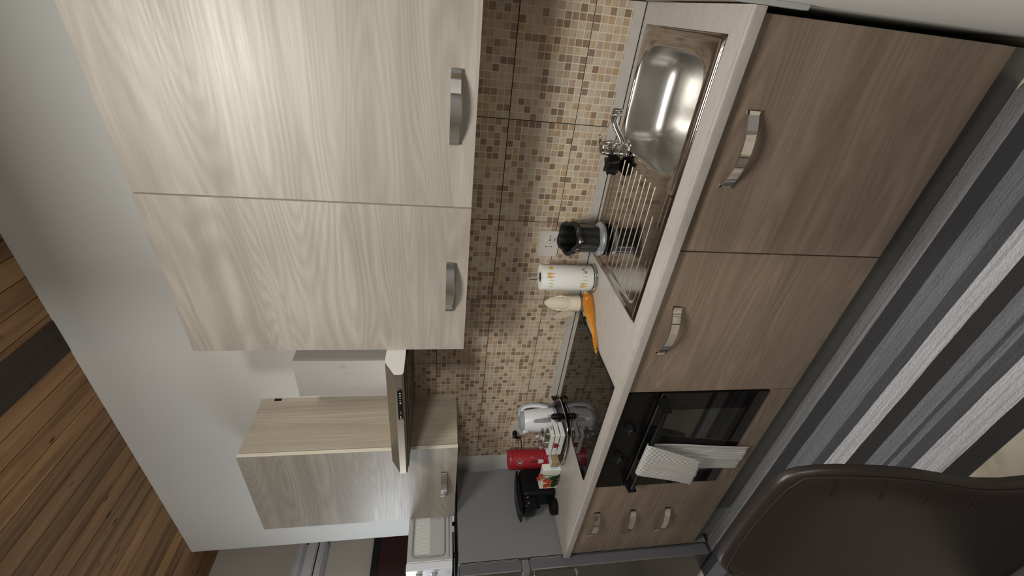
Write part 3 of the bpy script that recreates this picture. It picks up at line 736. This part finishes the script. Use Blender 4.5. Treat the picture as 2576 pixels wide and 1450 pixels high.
tube(b, [(RCX+dxy.x*math.cos(PI*i/10), RCY+dxy.y*math.cos(PI*i/10), 1.150+0.012*math.sin(PI*i/10)) for i in range(11)], 0.0025, 8)
tube(b, [(RCX-0.062, RCY, 0.8738), (RCX+0.062, RCY, 0.8738)], 0.0025, 8)
obj('wire_stand', b, CHROME, pr_, True)
def wrap(b, cx_, cy_, r, th0, z0, poly, mi=0):
    """flat print wrapped on a cylinder: polygon in (arc length, height)"""
    V = [b.verts.new((cx_+r*math.cos(th0+s_/r), cy_+r*math.sin(th0+s_/r), z0+h_)) for s_, h_ in poly]
    c_ = b.verts.new((cx_+r*math.cos(th0+sum(p[0] for p in poly)/len(poly)/r), cy_+r*math.sin(th0+sum(p[0] for p in poly)/len(poly)/r), z0+sum(p[1] for p in poly)/len(poly)))
    for i in range(len(V)):
        f = b.faces.new((c_, V[i], V[(i+1) % len(V)])); f.material_index = mi
VT = math.atan2(-1.634+0.122, 1.14-0.212)                     # facing the room
R_ = 0.0551
def ell(cx_, cz_, rx, rz, n=10, rot=0): return [(cx_+rx*math.cos(2*PI*i/n)*math.cos(rot)-rz*math.sin(2*PI*i/n)*math.sin(rot), cz_+rx*math.cos(2*PI*i/n)*math.sin(rot)+rz*math.sin(2*PI*i/n)*math.cos(rot)) for i in range(n)]
PRM = [PR_OR, PR_YE, PR_GR, PR_BL, PR_RD]; K = 1.5
def motif(s_, z_, poly, mi):
    b = NB(); wrap(b, RCX, RCY, R_+0.0001*mi, VT+s_/R_, z_, [(p*K, q*K) for p, q in poly]); obj('printed_motif', b, PRM[mi], rl)
for z_, items in ((1.070, ((0.044, 1), (0.010, 0), (-0.028, 2), (0.082, 0))), (0.925, ((0.038, 3), (0.004, 2), (-0.032, 0), (0.080, 1)))):
    for s_, kd in items:
        if kd == 0:
            for dx_ in (-0.006, 0.003):
                motif(s_, z_, [(dx_-0.004, 0.006), (dx_+0.004, 0.007), (dx_+0.001, -0.012)], 0)
                motif(s_, z_, [(dx_-0.003, 0.0065), (dx_-0.002, 0.014), (dx_+0.001, 0.009), (dx_+0.003, 0.014), (dx_+0.004, 0.0065)], 2)
        elif kd == 1: motif(s_, z_, ell(0, 0, 0.0075, 0.0065), 1)
        elif kd == 2:
            for q in (-0.010, 0.0, 0.010): motif(s_, z_, [(q-0.002, -0.008), (q+0.002, -0.003), (q+0.002, 0.004), (q-0.001, 0.009), (q+0.0, 0.002)], 2)
        else:
            motif(s_, z_, ell(0.0, 0.004, 0.005, 0.005), 3); motif(s_, z_, [(-0.012, -0.006), (-0.005, -0.006), (-0.005, 0.001), (-0.012, 0.001)], 4)
            motif(s_, z_, ell(0.006, -0.005, 0.003, 0.003), 0)

# cream utensil pot with slanted mouth
cp_ = thing('utensil_pot', (0.062, -0.118, 0.8702), 'cream slant-topped pot with taupe base, between paper roll and hob', 'pot')
def slant_cup(bm, cx_, cy_, r, z0, zlo, zhi, dirang, n=40, th=0.003, bulge=0.0):
    outer = []; inner = []; base = []; basei = []
    for i in range(n):
        a = 2*PI*i/n; k = (1-math.cos(a-dirang))/2; zt = zlo+(zhi-zlo)*k**1.3
        taper = 1.0-bulge*k
        outer.append(bm.verts.new((cx_+r*taper*math.cos(a), cy_+r*taper*math.sin(a), zt)))
        inner.append(bm.verts.new((cx_+(r-th)*taper*math.cos(a), cy_+(r-th)*taper*math.sin(a), zt)))
        base.append(bm.verts.new((cx_+r*math.cos(a), cy_+r*math.sin(a), z0)))
        basei.append(bm.verts.new((cx_+(r-th)*math.cos(a), cy_+(r-th)*math.sin(a), z0+0.004)))
    grid_faces(bm, [base, outer, inner, basei], closed_u=True); bm.faces.new(base); bm.faces.new(basei)
b = NB(); slant_cup(b, 0.062, -0.118, 0.0370, 0.9105, 0.955, 1.058, math.radians(-55), bulge=0.25); obj('sleeve', b, CREAM, cp_, True)
b = NB(); lathe(b, 0.062, -0.118, [(0.034, 0.8703), (0.0362, 0.872), (0.0368, 0.9102)], 36); obj('base', b, TAUPE, cp_, True)
b = NB(); rows = []
for i in range(9):
    u = i/8; w = 0.017*math.sin(PI*(0.15+0.80*u))**0.8
    c_ = Vector((0.030-0.010*u, -0.150-0.018*u*u, 0.935+0.098*u))
    rows.append([b.verts.new(c_+Vector((0.55, 0.83, 0))*w*s+Vector((0.6, -0.6, 0))*(0.006*(1-s*s))) for s in (-1, -0.5, 0, 0.5, 1)])
grid_faces(b, rows); ret = bmesh.ops.solidify(b, geom=list(b.faces), thickness=0.003); obj('leaf_rim', b, CREAM, cp_, True)

# orange spoon rest
b = NB(); rows = []; A0 = Vector((0.128, -0.160, 0)); A1 = Vector((0.0, -0.352, 0)); ax = (A1-A0).normalized(); nx = Vector((-ax.y, ax.x, 0)); L = (A1-A0).length
for i in range(29):
    u = i/28; s0 = -0.022+(L+0.022)*u
    w = 0.036*math.sqrt(max(0.0, 1-((u-0.26)/0.27)**2)) if u < 0.30 else 0.036*(1-sstep(0.28, 0.62, u))+0.0135*sstep(0.28, 0.62, u)
    if u > 0.93: w *= max(0.25, 1-(u-0.93)/0.09)
    w = max(w, 0.004)
    lift = 0.003+0.012*sstep(0.35, 0.75, u)
    row = []
    for q in (-1, -0.96, -0.8, -0.4, 0, 0.4, 0.8, 0.96, 1):
        h = (0.032*(1-sstep(0.30, 0.75, u))+0.012*sstep(0.30, 0.75, u))*max(abs(q)**2.4, (1-sstep(0.0, 0.10, u)))
        row.append(b.verts.new(A0+ax*s0+nx*w*q+Vector((0, 0, 0.8712+lift*0.4+h+(0.006 if u > 0.97 else 0)))))
    rows.append(row)
grid_faces(b, rows); bmesh.ops.solidify(b, geom=list(b.faces), thickness=0.0022)
tube(b, [A1+ax*(0.010+0.009*math.cos(2*PI*i/14))+nx*0.009*math.sin(2*PI*i/14)+Vector((0, 0, 0.886)) for i in range(14)], 0.0025, 6, closed=True)
o = obj('spoon_rest', b, ORANGE, None, True, label='orange translucent plastic spoon rest lying on the worktop by the hob', category='spoon rest'); origin(o, (0.06, -0.26, 0.8702))

# black clip near the pot
b = NB(); tube(b, catmull([(0.010, -0.150, 0.876), (0.0, -0.165, 0.884), (-0.008, -0.172, 0.880), (-0.010, -0.180, 0.8795)], 4), 0.0045, 8)
o = obj('bag_clip', b, BLKPL, None, True, label='small black clip lying behind the orange spoon rest', category='clip'); origin(o, (0.0, -0.165, 0.8702))

# kettle
KX, KY = -0.734, -0.110
kt = thing('kettle', (KX, KY, 0.885), 'white electric kettle with grey handle and level gauge', 'kettle')
ZK = 0.8850; KZ = 0.945
def kl(*pts): return [(r, ZK+z*KZ) for r, z in pts]
b = NB(); lathe(b, KX, KY, kl((0.052, 0.018), (0.0650, 0.020), (0.0655, 0.045), (0.0640, 0.090), (0.0605, 0.140), (0.0560, 0.175), (0.0520, 0.190), (0.046, 0.198)), 48); obj('body', b, WHPL, kt, True)
b = NB(); lathe(b, KX, KY, kl((0.056, 0.0008), (0.0650, 0.002), (0.0665, 0.010), (0.0655, 0.0175), (0.052, 0.018)), 48); obj('base', b, GRYPL, kt, True)
b = NB(); lathe(b, KX, KY, kl((0.0525, 0.191), (0.0520, 0.202), (0.044, 0.211), (0.020, 0.216), (0.001, 0.217)), 40); obj('lid', b, GRYPL, kt, True)
hu = Vector((0.63, 0.77, 0))
def kp(r, z): return Vector((KX, KY, 0))+hu*r+Vector((0, 0, ZK+z*KZ))
b = NB(); tube(b, catmull([kp(0.036, 0.196), kp(0.056, 0.196), kp(0.070, 0.180), kp(0.076, 0.150), kp(0.0765, 0.115), kp(0.073, 0.080), kp(0.063, 0.045)], 6), 0.0090, 12); hn = obj('handle', b, WHPL, kt, True)
b = NB(); tube(b, catmull([kp(0.024, 0.212), kp(0.056, 0.210), kp(0.076, 0.192), kp(0.0845, 0.157), kp(0.0855, 0.118), kp(0.081, 0.076), kp(0.070, 0.040)], 6), 0.0085, 12); obj('grip', b, GRYPL, hn, True)
vt = math.atan2(-1.634-KY, 1.14-KX)
pr2 = [(0.020, 0.0650), (0.045, 0.0655), (0.090, 0.0640), (0.140, 0.0605), (0.175, 0.0560), (0.19, 0.0520)]
def on_body(th, z, lift=0.0012):
    for (za, ra), (zb_, rb) in zip(pr2, pr2[1:]):
        if z <= zb_: r = ra+(rb-ra)*(z-za)/(zb_-za); break
    return (KX+(r+lift)*math.cos(th), KY+(r+lift)*math.sin(th), ZK+z*KZ)
b = NB(); rows = []
for i in range(9):
    z = 0.042+0.100*i/8; w = 0.030-0.014*i/8
    rows.append([b.verts.new(on_body(vt+0.02+(q*w-0.006*i/8)/0.064, z)) for q in (-0.5, -0.25, 0, 0.25, 0.5)])
grid_faces(b, rows); gw = obj('level_gauge', b, GRYWIN, kt, True)
for z in (0.058, 0.078, 0.122):
    b = NB(); rows = [[b.verts.new(on_body(vt+0.02+q, z+dz, 0.0016)) for q in (-0.03, 0.05)] for dz in (-0.0025, 0.0025)]; grid_faces(b, rows); obj('gauge_mark', b, BLKMAT, kt)
b = NB(); lathe(b, KX-0.048*0.63, KY-0.048*0.77, kl((0.016, 0.165), (0.022, 0.190), (0.018, 0.196)), 18); obj('spout', b, WHPL, kt, True)

# oval tray with chrome rail
ty = thing('oval_tray', (-0.745, -0.175, 0.8702), 'oval black tray with chrome rail holding kettle and crate', 'tray')
TCX, TCY, TA, TB = -0.722, -0.192, 0.165, 0.150
def sup(a, A=TA, B=TB, e=2.6):
    c_, s_ = math.cos(a), math.sin(a); return (TCX+A*math.copysign(abs(c_)**(2/e), c_), TCY+B*math.copysign(abs(s_)**(2/e), s_))
b = NB(); prism(b, [sup(2*PI*i/64, TA-0.012, TB-0.012) for i in range(64)], 'Z', 0.8765, 0.8845); obj('tray_base', b, OVENBLK, ty)
for i in range(4):
    b = NB(); p = sup(PI/4+i*PI/2, TA*0.85, TB*0.85); lathe(b, p[0], p[1], [(0.008, 0.8757 if p[0] > -0.61 else 0.8702), (0.008, 0.8765)], 12); obj('foot', b, BLKPL, ty)
b = NB(); tube(b, [(*sup(2*PI*i/64, TA+0.004, TB+0.004), 0.889) for i in range(64)], 0.0032, 10, closed=True); obj('rail', b, CHROME, ty, True)
b = NB(); q0 = sup(math.radians(62), TA+0.004, TB+0.004); q1 = sup(math.radians(30), TA+0.004, TB+0.004)
tube(b, catmull([(q0[0]-0.01, q0[1]-0.004, 0.890), (q0[0]+0.006, q0[1]+0.003, 0.905), (q1[0]-0.008, q1[1]+0.010, 0.905), (q1[0], q1[1], 0.890)], 5), 0.008, 10); obj('tray_handle', b, BLKPL, ty, True)

# crate with heart
cr = thing('crate', (-0.708, -0.251, 0.8850), 'small white slatted wooden crate with a red heart, before the kettle', 'crate')
X0, X1, Y0, Y1 = -0.785, -0.632, -0.294, -0.208
for k in range(3):
    z0 = 0.890+0.0265*k; z1 = z0+0.0205
    quick('slat', (X0, X1, Y0, Y0+0.006, z0, z1), WHITEP, cr, 0.0008); quick('slat', (X0, X1, Y1-0.006, Y1, z0, z1), WHITEP, cr, 0.0008)
    quick('slat', (X1-0.006, X1, Y0+0.0065, Y1-0.0065, z0, z1), WHITEP, cr, 0.0008); quick('slat', (X0, X0+0.006, Y0+0.0065, Y1-0.0065, z0, z1), WHITEP, cr, 0.0008)
quick('bottom', (X0+0.0065, X1-0.0065, Y0+0.0065, Y1-0.0065, 0.8852, 0.890), WHITEP, cr)
for xx in (X0+0.007, X1-0.015):
    for yy_ in (Y0+0.0065, Y1-0.0145): quick('corner_post', (xx, xx+0.008, yy_, yy_+0.008, 0.8901, 0.9625), WHITEP, cr)
b = NB(); pts = []
for i in range(40):
    a = 2*PI*i/40; hx = 16*math.sin(a)**3; hz = 13*math.cos(a)-5*math.cos(2*a)-2*math.cos(3*a)-math.cos(4*a); pts.append((-0.706+hx*0.00105, 0.9265+hz*0.00105))
prism(b, pts, 'Y', Y0-0.0045, Y0-0.0002); obj('heart', b, HEART, cr)
b = NB(); prism(b, rrect(-0.244, 0.9535, 0.026, 0.009, 0.003, 3), 'X', X1, X1+0.0008); obj('label_plate', b, GRYPL, cr)

# jars in the crate
def jar(x_, y_, label):
    t_ = thing('glass_jar', (x_, y_, 0.8902), label, 'jar', 'glass jars in the white crate')
    b = NB(); lathe(b, x_, y_, [(0.027, 0.8905), (0.0315, 0.894), (0.0315, 0.975), (0.026, 0.984), (0.026, 0.990), (0.0235, 0.990), (0.0235, 0.983), (0.0288, 0.973), (0.0288, 0.897), (0.001, 0.896)], 32, cap1=False); obj('jar', b, GLASS, t_, True)
    b = NB(); lathe(b, x_, y_, [(0.0275, 0.8975), (0.0280, 0.955), (0.020, 0.960), (0.001, 0.961)], 24); obj('contents', b, SEEDS, t_, True)
    b = NB(); lathe(b, x_, y_, [(0.024, 0.9905), (0.033, 0.9915), (0.033, 0.995), (0.020, 1.003), (0.007, 1.006), (0.006, 1.010), (0.0125, 1.016), (0.0145, 1.024), (0.0115, 1.032), (0.004, 1.036), (0.001, 1.0362)], 32); obj('lid', b, GLASS, t_, True)
jar(-0.672, -0.251, 'glass jar with ball lid nearer the hob, in the white crate')
jar(-0.742, -0.251, 'glass jar with ball lid nearer the red tin, in the white crate')

# loose black three pin plug standing by the crate
b = NB(); px_, py_ = -0.612, -0.190
tube(b, [(px_, py_, 0.8852), (px_, py_, 0.900), (px_, py_, 0.930), (px_, py_, 0.942)], [0.015, 0.0175, 0.017, 0.011], 14)
for s in (-1, 0, 1): tube(b, [(px_+s*0.0055, py_+s*0.006, 0.9415), (px_+s*0.0055, py_+s*0.006, 0.960)], 0.0019, 8, mi=1)
o = obj('spare_plug', b, [BLKPL, CHROME], None, True, label='loose black three-pin plug standing upright beside the white crate', category='plug'); origin(o, (px_, py_, 0.8852))

# wood block and folded white card beside the crate
b = NB(); box(b, -0.884, -0.842, -0.300, -0.245, 0.8852, 0.9250, bev=0.001); box(b, -0.884, -0.842, -0.300, -0.245, 0.9252, 0.9310, bev=0.001, mi=1)
o = obj('match_box', b, [WOODLT, WHITEP], None, False, label='small wooden block with white top between the crate and white box', category='box'); origin(o, (-0.863, -0.27, 0.8852))

# red tin
rt = thing('red_tin', (-1.086, -0.103, 0.8702), 'tall red tin with dark mug print and oval emblem', 'tin')
CRX, CRY, CR = -1.086, -0.103, 0.0575
b = NB(); lathe(b, CRX, CRY, [(0.055, 0.8705), (CR, 0.8725), (CR, 0.878)], 48); obj('bottom_rim', b, SILV, rt, True)
b = NB(); lathe(b, CRX, CRY, [(0.0570, 0.8785), (0.0570, 1.0900)], 48); obj('body', b, RED, rt, True)
b = NB(); lathe(b, CRX, CRY, [(0.0580, 1.0905), (0.0590, 1.094), (0.0590, 1.104), (0.0575, 1.110), (0.053, 1.1125), (0.050, 1.1095), (0.002, 1.1095)], 48); obj('lid', b, RED, rt, True)
vt = math.atan2(-1.634-CRY, 1.14-CRX); r1 = 0.0575
PW = mat('print_white', (0.55, 0.53, 0.56), 0.5); PRG = mat('print_ring', (0.62, 0.42, 0.34), 0.5); PRO = mat('print_rose', (0.40, 0.10, 0.12), 0.5)
def canprint(name, th, z_, poly, m_, lift):
    b = NB(); wrap(b, CRX, CRY, r1+lift, th, z_, poly); return obj(name, b, m_, rt)
canprint('emblem_ring', vt-0.020/r1, 1.052, ell(0, 0, 0.0150, 0.0185, 20), PRG, 0)
canprint('emblem', vt-0.020/r1, 1.052, ell(0, 0, 0.0130, 0.0165, 20), REDDK, 0.0003)
canprint('emblem_bean', vt-0.020/r1, 1.052, ell(0, 0, 0.0045, 0.0110, 14), PW, 0.0006)
canprint('mug_print', vt-0.010/r1, 0.957, [(-0.032, -0.046), (0.010, -0.050), (0.022, -0.030), (0.022, 0.016), (0.010, 0.030), (-0.010, 0.034), (-0.036, 0.022), (-0.038, -0.020)], REDDK, 0)
canprint('cup_print', vt-0.018/r1, 0.930, [(-0.011, 0.014), (0.012, 0.014), (0.011, -0.010), (0.006, -0.018), (-0.005, -0.018), (-0.010, -0.010)], PW, 0.0005)
canprint('steam_print', vt+0.006/r1, 0.980, ell(0, 0, 0.004, 0.012, 10, 0.3), PRO, 0.0005)

# white box with poppies
wbx = thing('flower_box', (-0.965, -0.305, 0.8702), 'small white box fronted by orange-red poppies and green leaves', 'box')
b = NB(); box(b, -1.058, -0.892, -0.312, -0.272, 0.8705, 0.9680, bev=0.0015); obj('carton', b, mat('white_carton', (0.78, 0.80, 0.72), 0.55), wbx)
b = NB(); box(b, -0.8915, -0.8905, -0.308, -0.276, 0.890, 0.925); obj('side_print', b, PR_LB, wbx)
FP = [(-0.945, 0.955), (-0.952, 0.935), (-0.975, 0.953), (-0.985, 0.935), (-0.925, 0.978), (-0.948, 0.986), (-0.998, 0.946)]
for i, (fx, fz) in enumerate(FP):
    b = NB(); yb = -0.334-0.005*(i % 3) if fz < 0.97 else -0.318
    lathe(b, 0, 0, [(0.0015, 0.0), (0.006, 0.0015), (0.0125, 0.006), (0.0115, 0.0066), (0.005, 0.003), (0.001, 0.002)], 40, M=Matrix.Translation((fx, yb, fz)) @ Matrix.Rotation(math.radians(80), 4, 'X') @ Matrix.Rotation(math.radians(25), 4, 'Y'), shape=lambda a: 1+0.18*math.cos(5*a))
    fo = obj('poppy', b, POPPY, wbx, True)
    b = NB(); bmesh.ops.create_uvsphere(b, u_segments=10, v_segments=6, radius=0.0035, matrix=Matrix.Translation((fx+0.001, yb-0.005, fz))); obj('flower_eye', b, BLKMAT, fo, True)
    b = NB(); tube(b, catmull([(fx, yb+0.002, fz-0.002), (fx+0.002, -0.326, (fz+0.875)/2), (-0.955+(fx+0.955)*0.5, -0.322, 0.876)], 4), 0.0014, 6); obj('stem', b, LEAF, wbx, True)
for i in range(7):
    b = NB(); rows = []; a0 = (-0.992+0.014*i, -0.325-0.004*(i % 2), 0.874); tip = (a0[0]+0.010*((i % 3)-1), a0[1]-0.012, 0.922+0.010*(i % 3))
    for j in range(8):
        u = j/7; w = 0.0105*math.sin(PI*(0.08+0.88*u)); c_ = Vector(a0).lerp(Vector(tip), u)+Vector((0, -0.008*math.sin(PI*u), 0))
        rows.append([b.verts.new(c_+Vector((w*s, 0.002*abs(s), 0))) for s in (-1, 0, 1)])
    grid_faces(b, rows); bmesh.ops.solidify(b, geom=list(b.faces), thickness=0.0008); obj('leaf', b, LEAF, wbx, True)

# black coffee machine
cm = thing('coffee_machine', (-1.13, -0.28, 0.8702), 'black compact coffee machine against the fridge side', 'coffee machine')
b = NB(); box(b, -1.195, -1.072, -0.335, -0.170, 0.8705, 1.060, bev=0.022, seg=4); obj('body', b, BLKPL, cm, True)
b = NB(); box(b, -1.190, -1.078, -0.400, -0.330, 0.985, 1.062, bev=0.018, seg=4); obj('head', b, mat('gloss_black_plastic', (0.006, 0.006, 0.007), 0.15, 0.0, Specular_IOR_Level=0.25), cm, True)
b = NB(); lathe(b, -1.134, -0.375, [(0.042, 0.8705), (0.044, 0.874), (0.044, 0.902), (0.040, 0.906), (0.002, 0.904)], 32); obj('drip_tray', b, BLKPL, cm, True)
b = NB(); prism(b, [(-0.170, 1.066), (-0.180, 1.078), (-0.300, 1.092), (-0.390, 1.088), (-0.425, 1.076), (-0.428, 1.070), (-0.390, 1.066), (-0.300, 1.066)], 'X', -1.180, -1.088, bev=0.003); obj('lever_lid', b, mat('satin_black_plastic', (0.007, 0.007, 0.008), 0.3, 0.0, Specular_IOR_Level=0.25), cm, True)
b = NB(); tube(b, [(-1.134, -0.372, 0.985), (-1.134, -0.372, 0.965)], [0.010, 0.007], 14); obj('nozzle', b, BLKPL, cm, True)
b = NB()
for yy_ in (-0.345, -0.378):
    lathe(b, 0, 0, [(0.005, 0), (0.0045, 0.002), (0.001, 0.003)], 14, M=Matrix.Translation((-1.0785, yy_, 1.035)) @ Matrix.Rotation(PI/2, 4, 'Y'))
obj('button_and_glint', b, CHROME, cm, True)  # two chrome dots added as highlights on the black head, not switches

# ------------------------------------------------------------------ towel on the oven handle
b = NB(); uvl = b.loops.layers.uv.new('UVMap'); rows = []; uvs = []
path = [((-0.6060, 0.182), (-0.500, -0.350)), ((-0.6085, 0.260), (-0.492, -0.338)), ((-0.6110, 0.360), (-0.484, -0.322)), ((-0.6110, 0.460), (-0.475, -0.306)), ((-0.6130, 0.560), (-0.464, -0.290)),
        ((-0.6210, 0.640), (-0.455, -0.276)), ((-0.6265, 0.675), (-0.449, -0.268)), ((-0.6280, 0.692), (-0.446, -0.262)), ((-0.6370, 0.6985), (-0.443, -0.256)), ((-0.6470, 0.6965), (-0.442, -0.252)), ((-0.6530, 0.684), (-0.442, -0.250)),
        ((-0.6560, 0.650), (-0.448, -0.262)), ((-0.6600, 0.580), (-0.463, -0.290)), ((-0.6640, 0.510), (-0.482, -0.318)), ((-0.6670, 0.440), (-0.510, -0.348))]
PY = catmull([(p[0][0], p[0][1], 0) for p in path], 5); PXl = catmull([(p[1][0], p[1][1], 0) for p in path], 5); NW = 40
for j, (p, q) in enumerate(zip(PY, PXl)):
    row = []
    for i in range(NW+1):
        u = i/NW; x_ = q.x+(q.y-q.x)*u; f = min(1, abs(p.y-0.70)/0.12)
        wv_ = 0.0022*f*math.sin(u*9+j*0.09)+0.0012*f*math.sin(u*23+1)
        zz = p.y+(0.018*(1-u)*0 if j else 0)
        row.append(b.verts.new((x_, p.x+wv_, zz+(0.012*(u-0.5) if j > len(PY)-4 else 0)))); uvs.append((u, j/len(PY)))
    rows.append(row)
vid = {}
for j, row in enumerate(rows):
    for i, v in enumerate(row): vid[v] = (i/NW, j/len(rows))
grid_faces(b, rows)
for f in b.faces:
    for lp in f.loops: lp[uvl].uv = vid[lp.vert]
o = obj('towel', b, TOWEL, None, 'all', label='grey and white striped tea towel folded over the oven handle', category='towel'); origin(o, (-0.38, -0.63, 0.18))
sm = o.modifiers.new('thickness', 'SOLIDIFY'); sm.thickness = 0.0022; sm.offset = 0

# ------------------------------------------------------------------ rug
b = NB(); rows = []; RXa, RXb, RYa, RYb = -1.47, 1.13, -1.079, -0.5572
nx_, ny_ = 150, 40
for i in range(nx_+1):
    x_ = RXa+(RXb-RXa)*i/nx_; row = []
    for j in range(ny_+1):
        y_ = RYa+(RYb-RYa)*j/ny_
        dd = min((x_-RXa), (RXb-x_)); cut = 0.03*max(0, 1-dd/0.03)**2
        yy2 = min(max(y_, RYa+cut), RYb-cut)
        e = min(1, min(y_-RYa, RYb-y_)/0.008, 9) ; e = max(0, min(e, dd/0.008))
        row.append(b.verts.new((x_, yy2+0.0010*math.sin(x_*7+j*0.2)*min(1, (ny_-j)/6), 0.001+0.0085*sstep(0, 1, e)+0.0010*math.sin(x_*5.1)*math.sin(y_*11))))
    rows.append(row)
grid_faces(b, rows)
o = obj('rug', b, RUG, None, 'all', label='long grey and black striped woven runner in front of the base units', category='rug'); origin(o, (0, -0.566, 0.0))

# ------------------------------------------------------------------ dining chair
ch = thing('dining_chair', (0.40, -1.45, 0.0), 'dark brown leatherette dining chair in front of the rug', 'chair')
CHX = 0.020
prof_ = [(0.979, 0.285, 0.500), (0.977, 0.262, 0.520), (0.970, 0.244, 0.538), (0.955, 0.226, 0.552), (0.930, 0.214, 0.564), (0.900, 0.209, 0.572), (0.870, 0.212, 0.577), (0.830, 0.218, 0.582), (0.790, 0.223, 0.584), (0.740, 0.229, 0.581), (0.690, 0.236, 0.580), (0.655, 0.245, 0.587), (0.625, 0.255, 0.600), (0.600, 0.262, 0.614), (0.560, 0.272, 0.632), (0.525, 0.285, 0.640), (0.505, 0.30, 0.636)]
# the seat side outline: loft of rounded sections
b = NB(); rows = []; NS = 96
def back_centre(z, xr): return -1.270-0.20*(0.96-z)-0.0235
for k, (z, xl, xr) in enumerate(prof_):
    th = 0.0095 if k > 3 else (0.0065, 0.0085, 0.009, 0.0095)[k]
    if k == len(prof_)-1: th = 0.008
    cx_ = (xl+xr)/2; hw = (xr-xl)/2; row = []
    for i in range(NS):
        a = 2*PI*i/NS; c_, s_ = math.cos(a), math.sin(a)
        ux = math.copysign(abs(c_)**0.30, c_); uy = math.copysign(abs(s_)**0.40, s_)
        wrapf = 0.006*(ux*ux)                                  # sides come forward to the sitter
        bul = 0.016*(1-abs(ux)**10)*min(1, k/5) if uy < 0 else 0
        row.append(b.verts.new((cx_+CHX+hw*ux, back_centre(z, xr)+th*uy-wrapf+0.014-bul, z)))
    rows.append(row)
grid_faces(b, rows, closed_u=True); b.faces.new(rows[0]); b.faces.new(rows[-1])
bk = obj('backrest', b, LEATHER, ch, 'all')
# stitched seam and channel marks just inside the edge, on the sitter's side
def front_pt(z, u):
    for (za, la, ra), (zb_, lb, rb) in zip(prof_, prof_[1:]):
        if z >= zb_:
            k_ = (za-z)/(za-zb_) if za > zb_ else 0; xl = la+(lb-la)*k_; xr = ra+(rb-ra)*k_; break
    return Vector((CHX+(xl+xr)/2+(xr-xl)/2*u, back_centre(z, 0)-0.0098*(1-abs(u)**8)**0.12-0.016*(1-abs(u)**10)*min(1, max(0, (0.985-z)/0.07))-0.006*u*u+0.014, z))
b = NB(); pts = [front_pt(z, 0.965) for z in (0.520, 0.56, 0.60, 0.64, 0.69, 0.74, 0.79, 0.84, 0.88, 0.92, 0.948)]+[front_pt(0.960, 0.90), front_pt(0.966, 0.78), front_pt(0.968, 0.3), front_pt(0.968, -0.3), front_pt(0.966, -0.78), front_pt(0.960, -0.90)]+[front_pt(z, -0.945) for z in (0.945, 0.91, 0.87, 0.8, 0.7, 0.6)]
tube(b, catmull([p+Vector((0, -0.0026, 0)) for p in pts], 5), 0.0016, 6); obj('stitched_seam', b, THREAD, bk, True)
for z in (0.905, 0.835, 0.765, 0.695, 0.625):
    b = NB(); tube(b, catmull([front_pt(z+0.005, 0.945)+Vector((0, -0.0004, 0)), front_pt(z, 0.82)+Vector((0, -0.0002, 0)), front_pt(z-0.001, 0.72)+Vector((0, 0.0, 0))], 5), 0.0008, 6); obj('channel_stitch', b, LEATHER, bk, True)
b = NB(); rows = []
for z, g in ((0.418, -0.02), (0.425, 0.0), (0.450, 0.004), (0.478, 0.0), (0.490, -0.012), (0.494, -0.04)):
    rows.append([b.verts.new((u, v, z)) for u, v in rrect(0.468, -1.590, 0.385+2*g, 0.45+2*g, 0.035, 8)])
grid_faces(b, rows, closed_u=True); b.faces.new(rows[0]); b.faces.new(rows[-1]); obj('seat', b, SEATM, ch, 'all')
for lx, ly, sx_, sy_2 in ((0.27, -1.42, -1, 1), (0.60, -1.42, 1, 1), (0.27, -1.75, -1, -1), (0.60, -1.75, 1, -1)):
    b = NB(); tube(b, [(lx, ly, 0.4175), (lx+sx_*0.03, ly+sy_2*0.03, 0.001)], [0.014, 0.010], 12); obj('leg', b, BLKMETAL, ch, True)
